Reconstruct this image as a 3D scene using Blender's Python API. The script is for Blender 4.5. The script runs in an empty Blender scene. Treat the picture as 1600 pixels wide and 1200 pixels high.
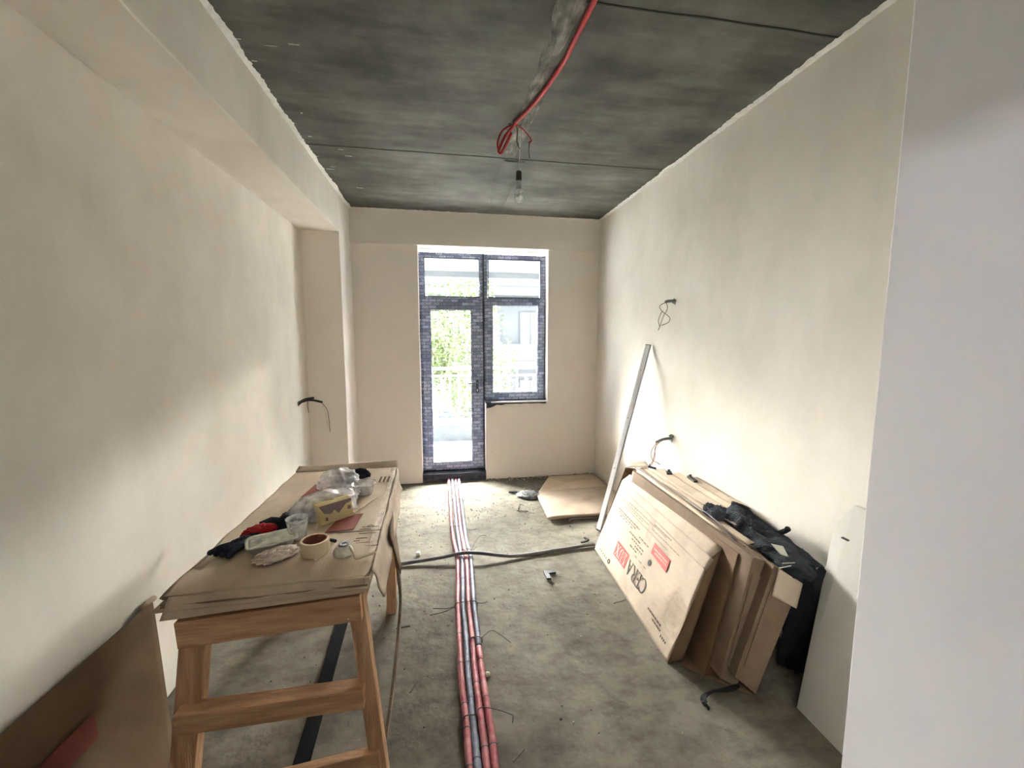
import bpy, bmesh, math, random
from mathutils import Vector, Matrix, noise
from math import sin, cos, pi, radians

C = bpy.context.scene.collection
sc = bpy.context.scene
random.seed(7)

# ------------------------------------------------------------------ camera
cd = bpy.data.cameras.new('camera'); cam = bpy.data.objects.new('camera', cd); C.objects.link(cam)
sc.camera = cam
cd.sensor_width = 36.0; cd.lens = 646.05 / 1600 * 36.0; cd.clip_start = 0.05; cd.clip_end = 200
_p, _y = -0.1079, 0.1673
fwd = Vector((sin(_y) * cos(_p), cos(_y) * cos(_p), sin(_p)))
rt = Vector((cos(_y), -sin(_y), 0)); upv = rt.cross(fwd)
m = Matrix((rt, upv, -fwd)).transposed().to_4x4(); m.translation = (0, 0, 1.5)
cam.matrix_world = m

# ------------------------------------------------------------------ world, sun, lamps, exposure
w = bpy.data.worlds.new('sky'); sc.world = w; w.use_nodes = True
wn = w.node_tree.nodes; bg = wn['Background']
bg.inputs[0].default_value = (0.86, 0.93, 1.0, 1); bg.inputs[1].default_value = 7.5
sun_d = bpy.data.lights.new('sun', 'SUN'); sun = bpy.data.objects.new('sun', sun_d); C.objects.link(sun)
sun_d.energy = 215.0; sun_d.angle = radians(88); sun_d.color = (1.0, 0.98, 0.94)
sun.rotation_euler = Vector((-0.02, -0.82, -0.66)).to_track_quat('-Z', 'Y').to_euler()
sun.location = (0, 12, 9)

def area(name, loc, direction, sx, sy, watts, col):
    d = bpy.data.lights.new(name, 'AREA'); d.shape = 'RECTANGLE'; d.size = sx; d.size_y = sy
    d.energy = watts; d.color = col
    o = bpy.data.objects.new(name, d); C.objects.link(o); o.location = loc
    o.rotation_euler = Vector(direction).to_track_quat('-Z', 'Y').to_euler(); return o
portal = area('window_portal', (0.45, 4.62, 1.25), (0, -1, 0), 1.5, 2.5, 1, (1, 1, 1))
portal.data.cycles.is_portal = True
# cool daylight reaching the hallway from the next room on the left, and a weak unseen fill added behind the camera
side_light = area('hallway_daylight', (-3.3, 0.35, 2.0), (1, 0.06, -0.14), 0.16, 0.08, 17, (0.86, 0.88, 1.0))
hall_fill = area('hallway_fill', (0.0, -0.9, 2.6), (0, 0.30, -1), 1.2, 0.8, 2.2, (1.0, 0.93, 0.82))
vs = sc.view_settings
vs.view_transform = 'Standard'; vs.look = 'None'; vs.gamma = 1; vs.use_curve_mapping = False
vs.exposure = 1.38
sc.cycles.max_bounces = 14; sc.cycles.diffuse_bounces = 10; sc.cycles.transparent_max_bounces = 16
sc.cycles.sample_clamp_indirect = 20

# ------------------------------------------------------------------ materials
def new_mat(name, rough=0.8, spec=0.3):
    mt = bpy.data.materials.new(name); mt.use_nodes = True
    nt = mt.node_tree; b = nt.nodes['Principled BSDF']
    b.inputs['Roughness'].default_value = rough; b.inputs['Specular IOR Level'].default_value = spec
    return mt, nt, b
def N(nt, t, **k):
    n = nt.nodes.new(t)
    for a, v in k.items():
        if a in n.inputs.keys() and not hasattr(n, a): n.inputs[a].default_value = v
        else: setattr(n, a, v)
    return n
def noisy(name, cols, scale=4, detail=6, rough=0.85, bump=0.15, bscale=60, stretch=(1, 1, 1), spec=0.25, pos=None, dist=0.02, metallic=0, nrough=0.6, layer=None):
    mt, nt, b = new_mat(name, rough, spec); L = nt.links
    b.inputs['Metallic'].default_value = metallic
    tc = nt.nodes.new('ShaderNodeTexCoord'); mp = nt.nodes.new('ShaderNodeMapping'); mp.inputs['Scale'].default_value = stretch
    L.new(tc.outputs['Object'], mp.inputs[0])
    n = nt.nodes.new('ShaderNodeTexNoise'); n.inputs['Scale'].default_value = scale; n.inputs['Detail'].default_value = detail; n.inputs['Roughness'].default_value = nrough
    L.new(mp.outputs[0], n.inputs['Vector'])
    r = nt.nodes.new('ShaderNodeValToRGB'); cr = r.color_ramp
    pos = pos or [0.3 + 0.4 * i / max(1, len(cols) - 1) for i in range(len(cols))]
    while len(cr.elements) < len(cols): cr.elements.new(0.5)
    for e, c, q in zip(cr.elements, cols, pos): e.position = q; e.color = (*c, 1)
    L.new(n.outputs[0], r.inputs[0]); out = r.outputs[0]
    if layer:   # second, finer layer of wear multiplied on: (scale, low, high, strength, stretch)
        s2, lo, hi, st, strc = layer
        mp2 = nt.nodes.new('ShaderNodeMapping'); mp2.inputs['Scale'].default_value = strc; L.new(tc.outputs['Object'], mp2.inputs[0])
        n2 = nt.nodes.new('ShaderNodeTexNoise'); n2.inputs['Scale'].default_value = s2; n2.inputs['Detail'].default_value = 8; n2.inputs['Roughness'].default_value = 0.65
        L.new(mp2.outputs[0], n2.inputs['Vector'])
        mr = nt.nodes.new('ShaderNodeMapRange'); mr.inputs[1].default_value = lo; mr.inputs[2].default_value = hi; mr.inputs[3].default_value = 1 - st; mr.inputs[4].default_value = 1.0
        L.new(n2.outputs[0], mr.inputs[0])
        mx = nt.nodes.new('ShaderNodeMix'); mx.data_type = 'RGBA'; mx.blend_type = 'MULTIPLY'; mx.inputs[0].default_value = 1
        L.new(out, mx.inputs[6]); L.new(mr.outputs[0], mx.inputs[7]); out = mx.outputs[2]
    L.new(out, b.inputs['Base Color'])
    if bump:
        n3 = nt.nodes.new('ShaderNodeTexNoise'); n3.inputs['Scale'].default_value = bscale; n3.inputs['Detail'].default_value = 5
        L.new(mp.outputs[0], n3.inputs['Vector'])
        bp = nt.nodes.new('ShaderNodeBump'); bp.inputs['Strength'].default_value = bump; bp.inputs['Distance'].default_value = dist
        L.new(n3.outputs[0], bp.inputs['Height']); L.new(bp.outputs[0], b.inputs['Normal'])
    return mt
def flat(name, col, rough=0.6, metallic=0, spec=0.4):
    return noisy(name, [tuple(c * 0.9 for c in col), tuple(min(1, c * 1.08) for c in col)], 12, 3, rough, 0.05, 80, spec=spec, metallic=metallic)

M = {}
M['plaster'] = noisy('cream_plaster', [(.69, .635, .545), (.77, .72, .635), (.82, .775, .70)], 1.3, 7, 0.9, 0.06, 18, layer=(3.5, .35, .62, .09, (1, 1, .5)))
M['plaster_back'] = noisy('putty_plaster', [(.83, .775, .71), (.88, .83, .77)], 1.6, 6, 0.9, 0.05, 20)
M['white_wall'] = noisy('white_plaster', [(.70, .68, .665), (.76, .74, .73)], 1.0, 5, 0.85, 0.04, 20)
M['rough_edge'] = noisy('trowelled_plaster', [(.72, .70, .64), (.86, .85, .80)], 30, 5, 0.9, 0.4, 90)
M['concrete_ceiling'] = noisy('shuttered_concrete', [(.058, .059, .047), (.122, .123, .102), (.20, .199, .17)], 1.5, 9, 0.7, 0.12, 10, pos=[.3, .5, .7], layer=(2.6, .38, .60, .40, (.6, 2.2, 1)), nrough=.62)
M['seam'] = flat('ceiling_joint', (.035, .037, .03), 0.95)
M['patch'] = noisy('ceiling_mortar', [(.07, .07, .058), (.17, .166, .145), (.36, .355, .32)], 11, 8, 0.9, 0.6, 30, stretch=(2, .7, 1))
M['floor'] = noisy('raw_screed', [(.066, .056, .040), (.158, .138, .103), (.24, .217, .172)], 1.6, 10, 0.85, 0.5, 22, pos=[.28, .47, .68], layer=(7.0, .33, .56, .42, (1, 1.6, 1)), nrough=.68, dist=.012)
M['dust'] = noisy('floor_crumbs', [(.2, .18, .15), (.55, .52, .46)], 30, 2, 0.9, 0.2, 100, pos=[.4, .6])
M['dark_bits'] = flat('dark_crumbs', (.05, .045, .04), 0.9)
M['dark_cement'] = noisy('dark_cement', [(.03, .034, .045), (.085, .09, .11)], 14, 7, 0.9, 0.7, 40)
def cardboard(name, c0, c1, freq=170, axis=(1, 0, 0), wear=.2):
    mt = noisy(name, [c0, c1], 3.5, 7, 0.85, 0.0, 40, layer=(5, .34, .58, wear, (1, 1, 1)))
    nt = mt.node_tree; L = nt.links; b = nt.nodes['Principled BSDF']
    tc = nt.nodes.new('ShaderNodeTexCoord'); mp = nt.nodes.new('ShaderNodeMapping')
    L.new(tc.outputs['Object'], mp.inputs[0])
    wv = nt.nodes.new('ShaderNodeTexWave'); wv.inputs['Scale'].default_value = freq / 6.28; wv.inputs['Distortion'].default_value = .3
    wv.bands_direction = 'X' if axis[0] else ('Y' if axis[1] else 'Z'); L.new(mp.outputs[0], wv.inputs['Vector'])
    bp = nt.nodes.new('ShaderNodeBump'); bp.inputs['Strength'].default_value = .12; bp.inputs['Distance'].default_value = .002
    nz = nt.nodes.new('ShaderNodeTexNoise'); nz.inputs['Scale'].default_value = 9; nz.inputs['Detail'].default_value = 6; L.new(tc.outputs['Object'], nz.inputs['Vector'])
    bp2 = nt.nodes.new('ShaderNodeBump'); bp2.inputs['Strength'].default_value = .25; bp2.inputs['Distance'].default_value = .02
    L.new(wv.outputs[1], bp.inputs['Height']); L.new(nz.outputs[0], bp2.inputs['Height']); L.new(bp.outputs[0], bp2.inputs['Normal']); L.new(bp2.outputs[0], b.inputs['Normal'])
    return mt
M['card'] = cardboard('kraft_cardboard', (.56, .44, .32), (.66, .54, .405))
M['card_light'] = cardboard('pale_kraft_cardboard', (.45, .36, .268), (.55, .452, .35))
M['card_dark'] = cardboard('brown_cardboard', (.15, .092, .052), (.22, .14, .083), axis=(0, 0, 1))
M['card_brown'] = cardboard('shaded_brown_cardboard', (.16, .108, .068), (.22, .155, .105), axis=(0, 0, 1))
M['card_shade'] = cardboard('shade_darkened_cardboard', (.10, .062, .03), (.15, .098, .052), axis=(0, 0, 1))  # brown cardboard darkened: shade on the left board put into its colour
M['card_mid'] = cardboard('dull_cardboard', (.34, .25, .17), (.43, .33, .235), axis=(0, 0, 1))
M['card_edge'] = cardboard('cardboard_cut_edge', (.20, .15, .10), (.40, .31, .22), 300, axis=(0, 1, 0), wear=.4)
M['wood'] = noisy('pine_timber', [(.42, .225, .115), (.62, .37, .20), (.72, .46, .27)], 3, 8, 0.7, 0.25, 30, stretch=(.5, 3, 6), layer=(6, .36, .58, .3, (1, 4, 9)))
M['wood_v'] = noisy('pine_timber_upright', [(.40, .215, .11), (.58, .345, .19), (.68, .43, .25)], 3, 8, 0.7, 0.25, 30, stretch=(6, 6, .6), layer=(6, .36, .58, .3, (9, 9, 1)))
M['red_print'] = flat('red_print', (.42, .075, .055), .7)
M['red_print_dull'] = flat('dull_red_print', (.27, .075, .055), .8)
M['red_deep'] = flat('faded_dark_red_print', (.15, .035, .022), .85)
M['ink'] = flat('black_ink', (.05, .045, .04), .8)
M['ink_soft'] = flat('brown_ink', (.10, .075, .05), .85)
M['pale_print'] = flat('pale_print', (.75, .52, .45), .8)
M['red_pipe'] = noisy('red_foil_insulation', [(.28, .045, .055), (.38, .085, .095), (.46, .18, .18)], 14, 4, 0.42, 0.25, 50, spec=.5)
M['blue_pipe'] = noisy('blue_grey_insulation', [(.07, .08, .12), (.125, .14, .20), (.20, .215, .28)], 14, 4, 0.45, 0.25, 50, spec=.5)
M['black_plastic'] = flat('black_plastic', (.014, .014, .015), .45)
M['matte_black'] = flat('matte_black_rubber', (.012, .012, .013), .95, 0, .05)
M['wire'] = flat('tie_wire', (.10, .08, .07), .5)
M['grey_conduit'] = noisy('grey_conduit', [(.10, .10, .10), (.19, .18, .175)], 8, 3, 0.5, 0.1, 60)
M['red_conduit'] = flat('red_conduit', (.45, .028, .03), .45)
M['copper_wire'] = flat('brown_wire', (.33, .17, .11), .5)
M['white_wire'] = flat('white_wire', (.6, .57, .52), .6)
M['brown_bakelite'] = flat('brown_bakelite', (.06, .05, .045), .5)
M['film_edge'] = flat('grey_window_profile', (.045, .055, .075), .5)
M['rubber'] = flat('black_gasket', (.01, .012, .016), .6)
M['alu'] = noisy('white_aluminium', [(.86, .87, .88), (.93, .94, .95)], 9, 5, 0.4, 0.08, 50, layer=(25, .3, .45, .10, (1, 1, 1)))
M['alu_side'] = flat('aluminium_groove', (.30, .31, .32), .5)
M['jacket'] = noisy('dark_grey_cloth', [(.018, .021, .026), (.05, .056, .064)], 10, 6, 0.92, 0.5, 120)
M['knit'] = noisy('grey_knit_cloth', [(.05, .055, .07), (.11, .12, .145)], 26, 6, 0.95, 0.8, 160)
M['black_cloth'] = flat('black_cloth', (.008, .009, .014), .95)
M['red_cloth'] = noisy('red_glove_cloth', [(.30, .008, .014), (.45, .02, .03)], 12, 5, .9, .4, 140)
M['navy_cloth'] = noisy('navy_glove_cloth', [(.008, .011, .022), (.025, .032, .05)], 12, 5, .9, .4, 140)
M['tape_cream'] = flat('masking_tape', (.72, .60, .42), .75)
M['tape_core'] = flat('tape_core_card', (.30, .12, .07), .8)
M['rope'] = flat('twine', (.66, .55, .38), .9)
M['off_white'] = noisy('white_plastic_wrap', [(.62, .60, .50), (.80, .79, .70)], 9, 5, .35, .3, 40)
M['tissue'] = noisy('pinkish_tissue', [(.70, .55, .47), (.80, .73, .66)], 16, 5, .8, .5, 60)
M['yellow_box'] = noisy('yellow_carton', [(.56, .42, .15), (.68, .54, .24)], 6, 3, .5, .1, 60)
M['brown_print'] = flat('brown_carton_print', (.13, .05, .04), .5)
M['violet_cloth'] = noisy('grey_violet_cloth', [(.06, .055, .08), (.13, .12, .155)], 12, 5, .85, .5, 90)
M['foil'] = noisy('grey_plastic_film', [(.12, .13, .14), (.36, .38, .40)], 18, 6, .3, .6, 45, spec=.6)
M['white_paint'] = flat('white_painted_metal', (.78, .80, .78), .5)
M['balcony_grey'] = noisy('balcony_grey_tiles', [(.028, .034, .04), (.045, .052, .058)], 9, 4, .6, .1, 30)
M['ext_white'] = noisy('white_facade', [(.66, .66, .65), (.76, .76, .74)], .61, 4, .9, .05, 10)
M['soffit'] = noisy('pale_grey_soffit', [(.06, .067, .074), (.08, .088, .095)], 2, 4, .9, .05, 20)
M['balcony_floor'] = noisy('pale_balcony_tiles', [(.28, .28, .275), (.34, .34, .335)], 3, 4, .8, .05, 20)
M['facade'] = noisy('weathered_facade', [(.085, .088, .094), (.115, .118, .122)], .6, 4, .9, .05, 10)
M['ext_glass'] = flat('dark_window_glass', (.10, .12, .13), .15, 0, .6)
M['bark'] = noisy('bark', [(.10, .08, .06), (.2, .17, .13)], 10, 5, .9, .5, 30)
M['leaf'] = noisy('green_leaves', [(.03, .052, .013), (.065, .09, .03), (.10, .12, .055)], 2.5, 4, .6, 0, 10)
M['ground'] = noisy('street_ground', [(.04, .04, .038), (.065, .065, .06)], .5, 5, .9, .1, 5)
M['board'] = noisy('white_board_face', [(.47, .455, .405), (.56, .54, .49)], 2.2, 5, .8, .03, 30)

# film printed with a repeating blue mark, still stuck on the window profiles
def film_mat():
    mt, nt, b = new_mat('printed_protective_film', .38, .5); L = nt.links
    tc = nt.nodes.new('ShaderNodeTexCoord'); sp = nt.nodes.new('ShaderNodeSeparateXYZ'); L.new(tc.outputs['Object'], sp.inputs[0])
    cb = nt.nodes.new('ShaderNodeCombineXYZ'); L.new(sp.outputs[0], cb.inputs[0]); L.new(sp.outputs[2], cb.inputs[1])
    br = nt.nodes.new('ShaderNodeTexBrick'); br.inputs['Scale'].default_value = 1.0
    br.inputs['Brick Width'].default_value = .075; br.inputs['Row Height'].default_value = .034; br.inputs['Mortar Size'].default_value = .003
    br.inputs['Color1'].default_value = (.62, .68, .88, 1); br.inputs['Color2'].default_value = (.15, .19, .34, 1); br.inputs['Mortar'].default_value = (.15, .19, .34, 1)
    br.inputs['Bias'].default_value = -.1; L.new(cb.outputs[0], br.inputs['Vector'])
    v = nt.nodes.new('ShaderNodeTexVoronoi'); v.inputs['Scale'].default_value = 34; v.inputs['Randomness'].default_value = .25; L.new(cb.outputs[0], v.inputs['Vector'])
    r = nt.nodes.new('ShaderNodeValToRGB'); e = r.color_ramp.elements; e[0].position = .28; e[0].color = (1, 1, 1, 1); e[1].position = .34; e[1].color = (.12, .15, .22, 1)
    e2 = r.color_ramp.elements.new(.48); e2.color = (.12, .15, .22, 1); e3 = r.color_ramp.elements.new(.54); e3.color = (1, 1, 1, 1)
    L.new(v.outputs['Distance'], r.inputs[0])
    mx = nt.nodes.new('ShaderNodeMix'); mx.data_type = 'RGBA'; mx.blend_type = 'MULTIPLY'; mx.inputs[0].default_value = .45
    L.new(br.outputs[0], mx.inputs[6]); L.new(r.outputs[0], mx.inputs[7]); L.new(mx.outputs[2], b.inputs['Base Color'])
    nz = nt.nodes.new('ShaderNodeTexNoise'); nz.inputs['Scale'].default_value = 25; L.new(tc.outputs['Object'], nz.inputs['Vector'])
    bp = nt.nodes.new('ShaderNodeBump'); bp.inputs['Strength'].default_value = .4; bp.inputs['Distance'].default_value = .01; L.new(nz.outputs[0], bp.inputs['Height']); L.new(bp.outputs[0], b.inputs['Normal'])
    return mt
M['film'] = film_mat()
def pane_mat():   # thin dusty glass: clear sheet with a faint reflection and real specks of dirt
    mt = bpy.data.materials.new('dusty_glass'); mt.use_nodes = True; nt = mt.node_tree; L = nt.links; nt.nodes.clear()
    out = nt.nodes.new('ShaderNodeOutputMaterial'); tr = nt.nodes.new('ShaderNodeBsdfTransparent'); gl = nt.nodes.new('ShaderNodeBsdfGlossy'); gl.inputs['Roughness'].default_value = .03
    tr.inputs[0].default_value = (.95, .97, .97, 1)
    m1 = nt.nodes.new('ShaderNodeMixShader'); fr = nt.nodes.new('ShaderNodeFresnel'); fr.inputs[0].default_value = 1.35
    L.new(fr.outputs[0], m1.inputs[0]); L.new(tr.outputs[0], m1.inputs[1]); L.new(gl.outputs[0], m1.inputs[2])
    df = nt.nodes.new('ShaderNodeBsdfDiffuse'); df.inputs[0].default_value = (.10, .12, .12, 1)
    tc = nt.nodes.new('ShaderNodeTexCoord'); n = nt.nodes.new('ShaderNodeTexNoise'); n.inputs['Scale'].default_value = 38; n.inputs['Detail'].default_value = 3; L.new(tc.outputs['Object'], n.inputs['Vector'])
    n2 = nt.nodes.new('ShaderNodeTexNoise'); n2.inputs['Scale'].default_value = 3.2; L.new(tc.outputs['Object'], n2.inputs['Vector'])
    ad = nt.nodes.new('ShaderNodeMath'); ad.operation = 'ADD'; L.new(n.outputs[0], ad.inputs[0]); L.new(n2.outputs[0], ad.inputs[1])
    gt = nt.nodes.new('ShaderNodeMapRange'); gt.inputs[1].default_value = 1.27; gt.inputs[2].default_value = 1.31; gt.inputs[4].default_value = .7; L.new(ad.outputs[0], gt.inputs[0])
    m2 = nt.nodes.new('ShaderNodeMixShader'); L.new(gt.outputs[0], m2.inputs[0]); L.new(m1.outputs[0], m2.inputs[1]); L.new(df.outputs[0], m2.inputs[2])
    L.new(m2.outputs[0], out.inputs[0]); return mt
M['glass'] = pane_mat()
def film_clear(name, col, amount, rough=.15):  # thin clear or milky plastic
    mt = bpy.data.materials.new(name); mt.use_nodes = True; nt = mt.node_tree; L = nt.links
    b = nt.nodes['Principled BSDF']; b.inputs['Base Color'].default_value = (*col, 1); b.inputs['Roughness'].default_value = rough; b.inputs['Specular IOR Level'].default_value = .8
    tr = nt.nodes.new('ShaderNodeBsdfTransparent'); mx = nt.nodes.new('ShaderNodeMixShader')
    tc = nt.nodes.new('ShaderNodeTexCoord'); n = nt.nodes.new('ShaderNodeTexNoise'); n.inputs['Scale'].default_value = 22; n.inputs['Detail'].default_value = 4; L.new(tc.outputs['Object'], n.inputs['Vector'])
    mr = nt.nodes.new('ShaderNodeMapRange'); mr.inputs[1].default_value = .35; mr.inputs[2].default_value = .65; mr.inputs[3].default_value = amount * .6; mr.inputs[4].default_value = min(1, amount * 1.35); L.new(n.outputs[0], mr.inputs[0])
    L.new(mr.outputs[0], mx.inputs[0]); L.new(tr.outputs[0], mx.inputs[1]); L.new(b.outputs[0], mx.inputs[2])
    L.new(mx.outputs[0], nt.nodes['Material Output'].inputs[0]); return mt
M['bag'] = film_clear('milky_bag_plastic', (.93, .92, .92), .46, .3)
M['clear_film'] = film_clear('clear_bag_film', (.92, .91, .90), .17, .12)
M['cup'] = film_clear('clear_cup_plastic', (.82, .82, .82), .42, .15)
M['bulb_glass'] = film_clear('bulb_glass', (.9, .9, .88), .34, .05)
M['clear_tape'] = film_clear('clear_packing_tape', (.66, .56, .44), .14, .3)

# ------------------------------------------------------------------ geometry helpers (all coordinates in metres, world space)
def origin_of(p): return Vector(p.get('_o', (0, 0, 0))) if p else None
def mk(name, V, F, mat, parent=None, smooth=False, solid=0, label=None, cat=None, group=None, kind=None, bevel=0, auto=True):
    """one mesh object from world-space vertices; its origin is its own base or its thing's base"""
    if parent is not None: o0 = origin_of(parent)
    else:
        xs = [v[0] for v in V]; ys = [v[1] for v in V]; zs = [v[2] for v in V]
        o0 = Vector(((min(xs) + max(xs)) / 2, (min(ys) + max(ys)) / 2, min(zs)))
    me = bpy.data.meshes.new(name); me.from_pydata([tuple(Vector(v) - o0) for v in V], [], F); me.update()
    bm = bmesh.new(); bm.from_mesh(me); bmesh.ops.recalc_face_normals(bm, faces=bm.faces); bm.to_mesh(me); bm.free()
    if smooth:
        for p in me.polygons: p.use_smooth = True
    o = bpy.data.objects.new(name, me); C.objects.link(o); me.materials.append(mat)
    o['_o'] = tuple(o0)
    if parent is not None: o.parent = parent
    else: o.location = o0
    if solid:
        s = o.modifiers.new('solidify', 'SOLIDIFY'); s.thickness = solid; s.offset = 0
    if bevel:
        b = o.modifiers.new('bevel', 'BEVEL'); b.width = bevel; b.segments = 2; b.limit_method = 'ANGLE'
    tag(o, label, cat, group, kind); return o
def tag(o, label=None, cat=None, group=None, kind=None):
    if label: o['label'] = label
    if cat: o['category'] = cat
    if group: o['group'] = group
    if kind: o['kind'] = kind
    return o
def thing(name, loc, label, cat, group=None):
    o = bpy.data.objects.new(name, None); C.objects.link(o); o.location = loc; o.empty_display_size = .05; o['_o'] = tuple(loc)
    return tag(o, label, cat, group)
QF = [(0, 3, 2, 1), (4, 5, 6, 7), (0, 1, 5, 4), (1, 2, 6, 5), (2, 3, 7, 6), (3, 0, 4, 7)]
class Geo:
    def __init__(s): s.V = []; s.F = []
    def add(s, V, F):
        n = len(s.V); s.V += [tuple(v) for v in V]; s.F += [tuple(i + n for i in f) for f in F]; return s
    def box(s, x0, x1, y0, y1, z0, z1):
        return s.add([(x0, y0, z0), (x1, y0, z0), (x1, y1, z0), (x0, y1, z0), (x0, y0, z1), (x1, y0, z1), (x1, y1, z1), (x0, y1, z1)], QF)
    def hexa(s, p): return s.add(p, QF)   # 4 bottom then 4 top, same order
    def prism(s, near, far):              # two matching polygons
        n = len(near)
        return s.add(list(near) + list(far), [tuple(range(n))[::-1], tuple(range(n, 2 * n))] + [(i, (i + 1) % n, n + (i + 1) % n, n + i) for i in range(n)])
    def bar(s, a, b, wx, wy, side=None):  # rectangular bar between two points
        a = Vector(a); b = Vector(b); d = (b - a).normalized(); sd = Vector(side) if side else (Vector((1, 0, 0)) if abs(d.x) < .9 else Vector((0, 1, 0)))
        u = (sd - d * sd.dot(d)).normalized() * wx / 2; v = d.cross(u).normalized() * wy / 2
        return s.add([a - u - v, a + u - v, a + u + v, a - u + v, b - u - v, b + u - v, b + u + v, b - u + v], QF)
    def tube(s, pts, r, n=8, cap=True):
        pts = [Vector(p) for p in pts]; rings = []; base = len(s.V); pu = None
        for i, p in enumerate(pts):
            d = (pts[min(i + 1, len(pts) - 1)] - pts[max(i - 1, 0)]).normalized()
            if pu is None: pu = Vector((0, 0, 1)) if abs(d.z) < .9 else Vector((1, 0, 0))
            u = (pu - d * pu.dot(d)).normalized(); v = d.cross(u); pu = u
            rr = r[i] if isinstance(r, (list, tuple)) else r
            s.V += [tuple(p + (u * cos(2 * pi * k / n) + v * sin(2 * pi * k / n)) * rr) for k in range(n)]
        for i in range(len(pts) - 1):
            for k in range(n):
                a = base + i * n + k; b = base + i * n + (k + 1) % n; s.F.append((a, b, b + n, a + n))
        if cap:
            s.F.append(tuple(base + k for k in range(n))[::-1]); e = base + (len(pts) - 1) * n; s.F.append(tuple(e + k for k in range(n)))
        return s
    def lathe(s, c, prof, n=24, close=False, sx=1, sy=1):
        base = len(s.V); c = Vector(c)
        for r, z in prof: s.V += [(c.x + r * cos(2 * pi * k / n) * sx, c.y + r * sin(2 * pi * k / n) * sy, c.z + z) for k in range(n)]
        L = len(prof)
        for i in range(L if close else L - 1):
            j = (i + 1) % L
            for k in range(n): s.F.append((base + i * n + k, base + i * n + (k + 1) % n, base + j * n + (k + 1) % n, base + j * n + k))
        return s
    def make(s, name, mat, parent=None, **k): return mk(name, s.V, s.F, mat, parent, **k)
def spline(pts, n=6):
    P = [Vector(p) for p in pts]; out = []
    for i in range(len(P) - 1):
        p0 = P[max(i - 1, 0)]; p1 = P[i]; p2 = P[i + 1]; p3 = P[min(i + 2, len(P) - 1)]
        for k in range(n):
            t = k / n; out.append(.5 * ((2 * p1) + (p2 - p0) * t + (2 * p0 - 5 * p1 + 4 * p2 - p3) * t * t + (-p0 + 3 * p1 - 3 * p2 + p3) * t ** 3))
    return out + [P[-1]]
def grid(fn, nu, nv):
    V = [fn(i / nu, j / nv) for j in range(nv + 1) for i in range(nu + 1)]
    F = [(j * (nu + 1) + i, j * (nu + 1) + i + 1, (j + 1) * (nu + 1) + i + 1, (j + 1) * (nu + 1) + i) for j in range(nv) for i in range(nu)]
    return V, F
def sheet(name, corners, mat, parent=None, amp=.004, freq=4, nu=20, nv=20, th=.005, seed=0, extra=None, **k):
    a, b, c, d = [Vector(p) for p in corners]; nrm = (b - a).cross(d - a).normalized()
    def fn(u, v):
        p = (a * (1 - u) + b * u) * (1 - v) + (d * (1 - u) + c * u) * v
        q = p + nrm * noise.noise(p * freq + Vector((seed, seed * 2, 3))) * amp
        return extra(q, u, v) if extra else q
    V, F = grid(fn, nu, nv); return mk(name, V, F, mat, parent, smooth=True, solid=th, **k)
def blob(name, c, size, mat, parent=None, amp=.35, w2=.6, freq=3, seed=0, rot=0, nu=40, nv=24, flatbase=True, ridged=True, fn=None, **k):
    """crumpled soft lump: a closed ellipsoid displaced by ridged noise, flat underneath"""
    V = []; F = []; c = Vector(c); cr, sr = cos(rot), sin(rot)
    for j in range(nv + 1):
        th = pi * j / nv
        for i in range(nu):
            ph = 2 * pi * i / nu; d = Vector((sin(th) * cos(ph), sin(th) * sin(ph), cos(th)))
            q = d * freq + Vector((seed * 3.1, seed, seed * 1.7))
            n1 = noise.noise(q); n2 = noise.noise(q * 2.3)
            f = 1 + amp * ((1 - 2.2 * abs(n1)) * .7 + n2 * w2 if ridged else n1)
            x, y, z = d.x * size[0] / 2 * f, d.y * size[1] / 2 * f, d.z * size[2] * .6 * f
            if flatbase: z = max(z, -size[2] * .22) + size[2] * .22
            if fn: x, y, z = fn(x, y, z)
            V.append((c.x + x * cr - y * sr, c.y + x * sr + y * cr, c.z + z))
    for j in range(nv):
        for i in range(nu):
            a = j * nu + i; b = j * nu + (i + 1) % nu; F.append((a, b, b + nu, a + nu))
    o = mk(name, V, F, mat, parent, smooth=True, **k)
    return o
def text_part(txt, org, xa, ya, size, mat, parent, depth=.0008, name='lettering', align='LEFT', stretch=1.0):
    cu = bpy.data.curves.new('t', 'FONT'); cu.body = txt; cu.size = size; cu.extrude = depth; cu.align_x = align
    ob = bpy.data.objects.new('t', cu); C.objects.link(ob); dg = bpy.context.evaluated_depsgraph_get(); me = bpy.data.meshes.new_from_object(ob.evaluated_get(dg))
    xa = Vector(xa).normalized(); ya = Vector(ya).normalized(); za = xa.cross(ya); org = Vector(org)
    V = [org + xa * v.co.x * stretch + ya * v.co.y + za * v.co.z for v in me.vertices]; F = [tuple(p.vertices) for p in me.polygons]
    bpy.data.objects.remove(ob); return mk(name, V, F, mat, parent)

# ------------------------------------------------------------------ setting
R, D, ZC, XB, ZB, XL, YP = 1.66, 4.30, 2.74, -0.85, 2.418, -1.167, 3.852
def struct(name, g, mat, **k): return g.make(name, mat, kind='structure', **k)
# floor: real relief in the screed
def ffn(u, v):
    x = -4.2 + 6.2 * u; y = -2.6 + 7.1 * v
    z = noise.noise(Vector((x * 1.3, y * 1.3, 0))) * .004 + noise.noise(Vector((x * 6, y * 6, 1))) * .002 - .003
    return (x, y, z)
V, F = grid(ffn, 150, 170); mk('floor', V, F, M['floor'], smooth=True, kind='structure')
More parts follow.
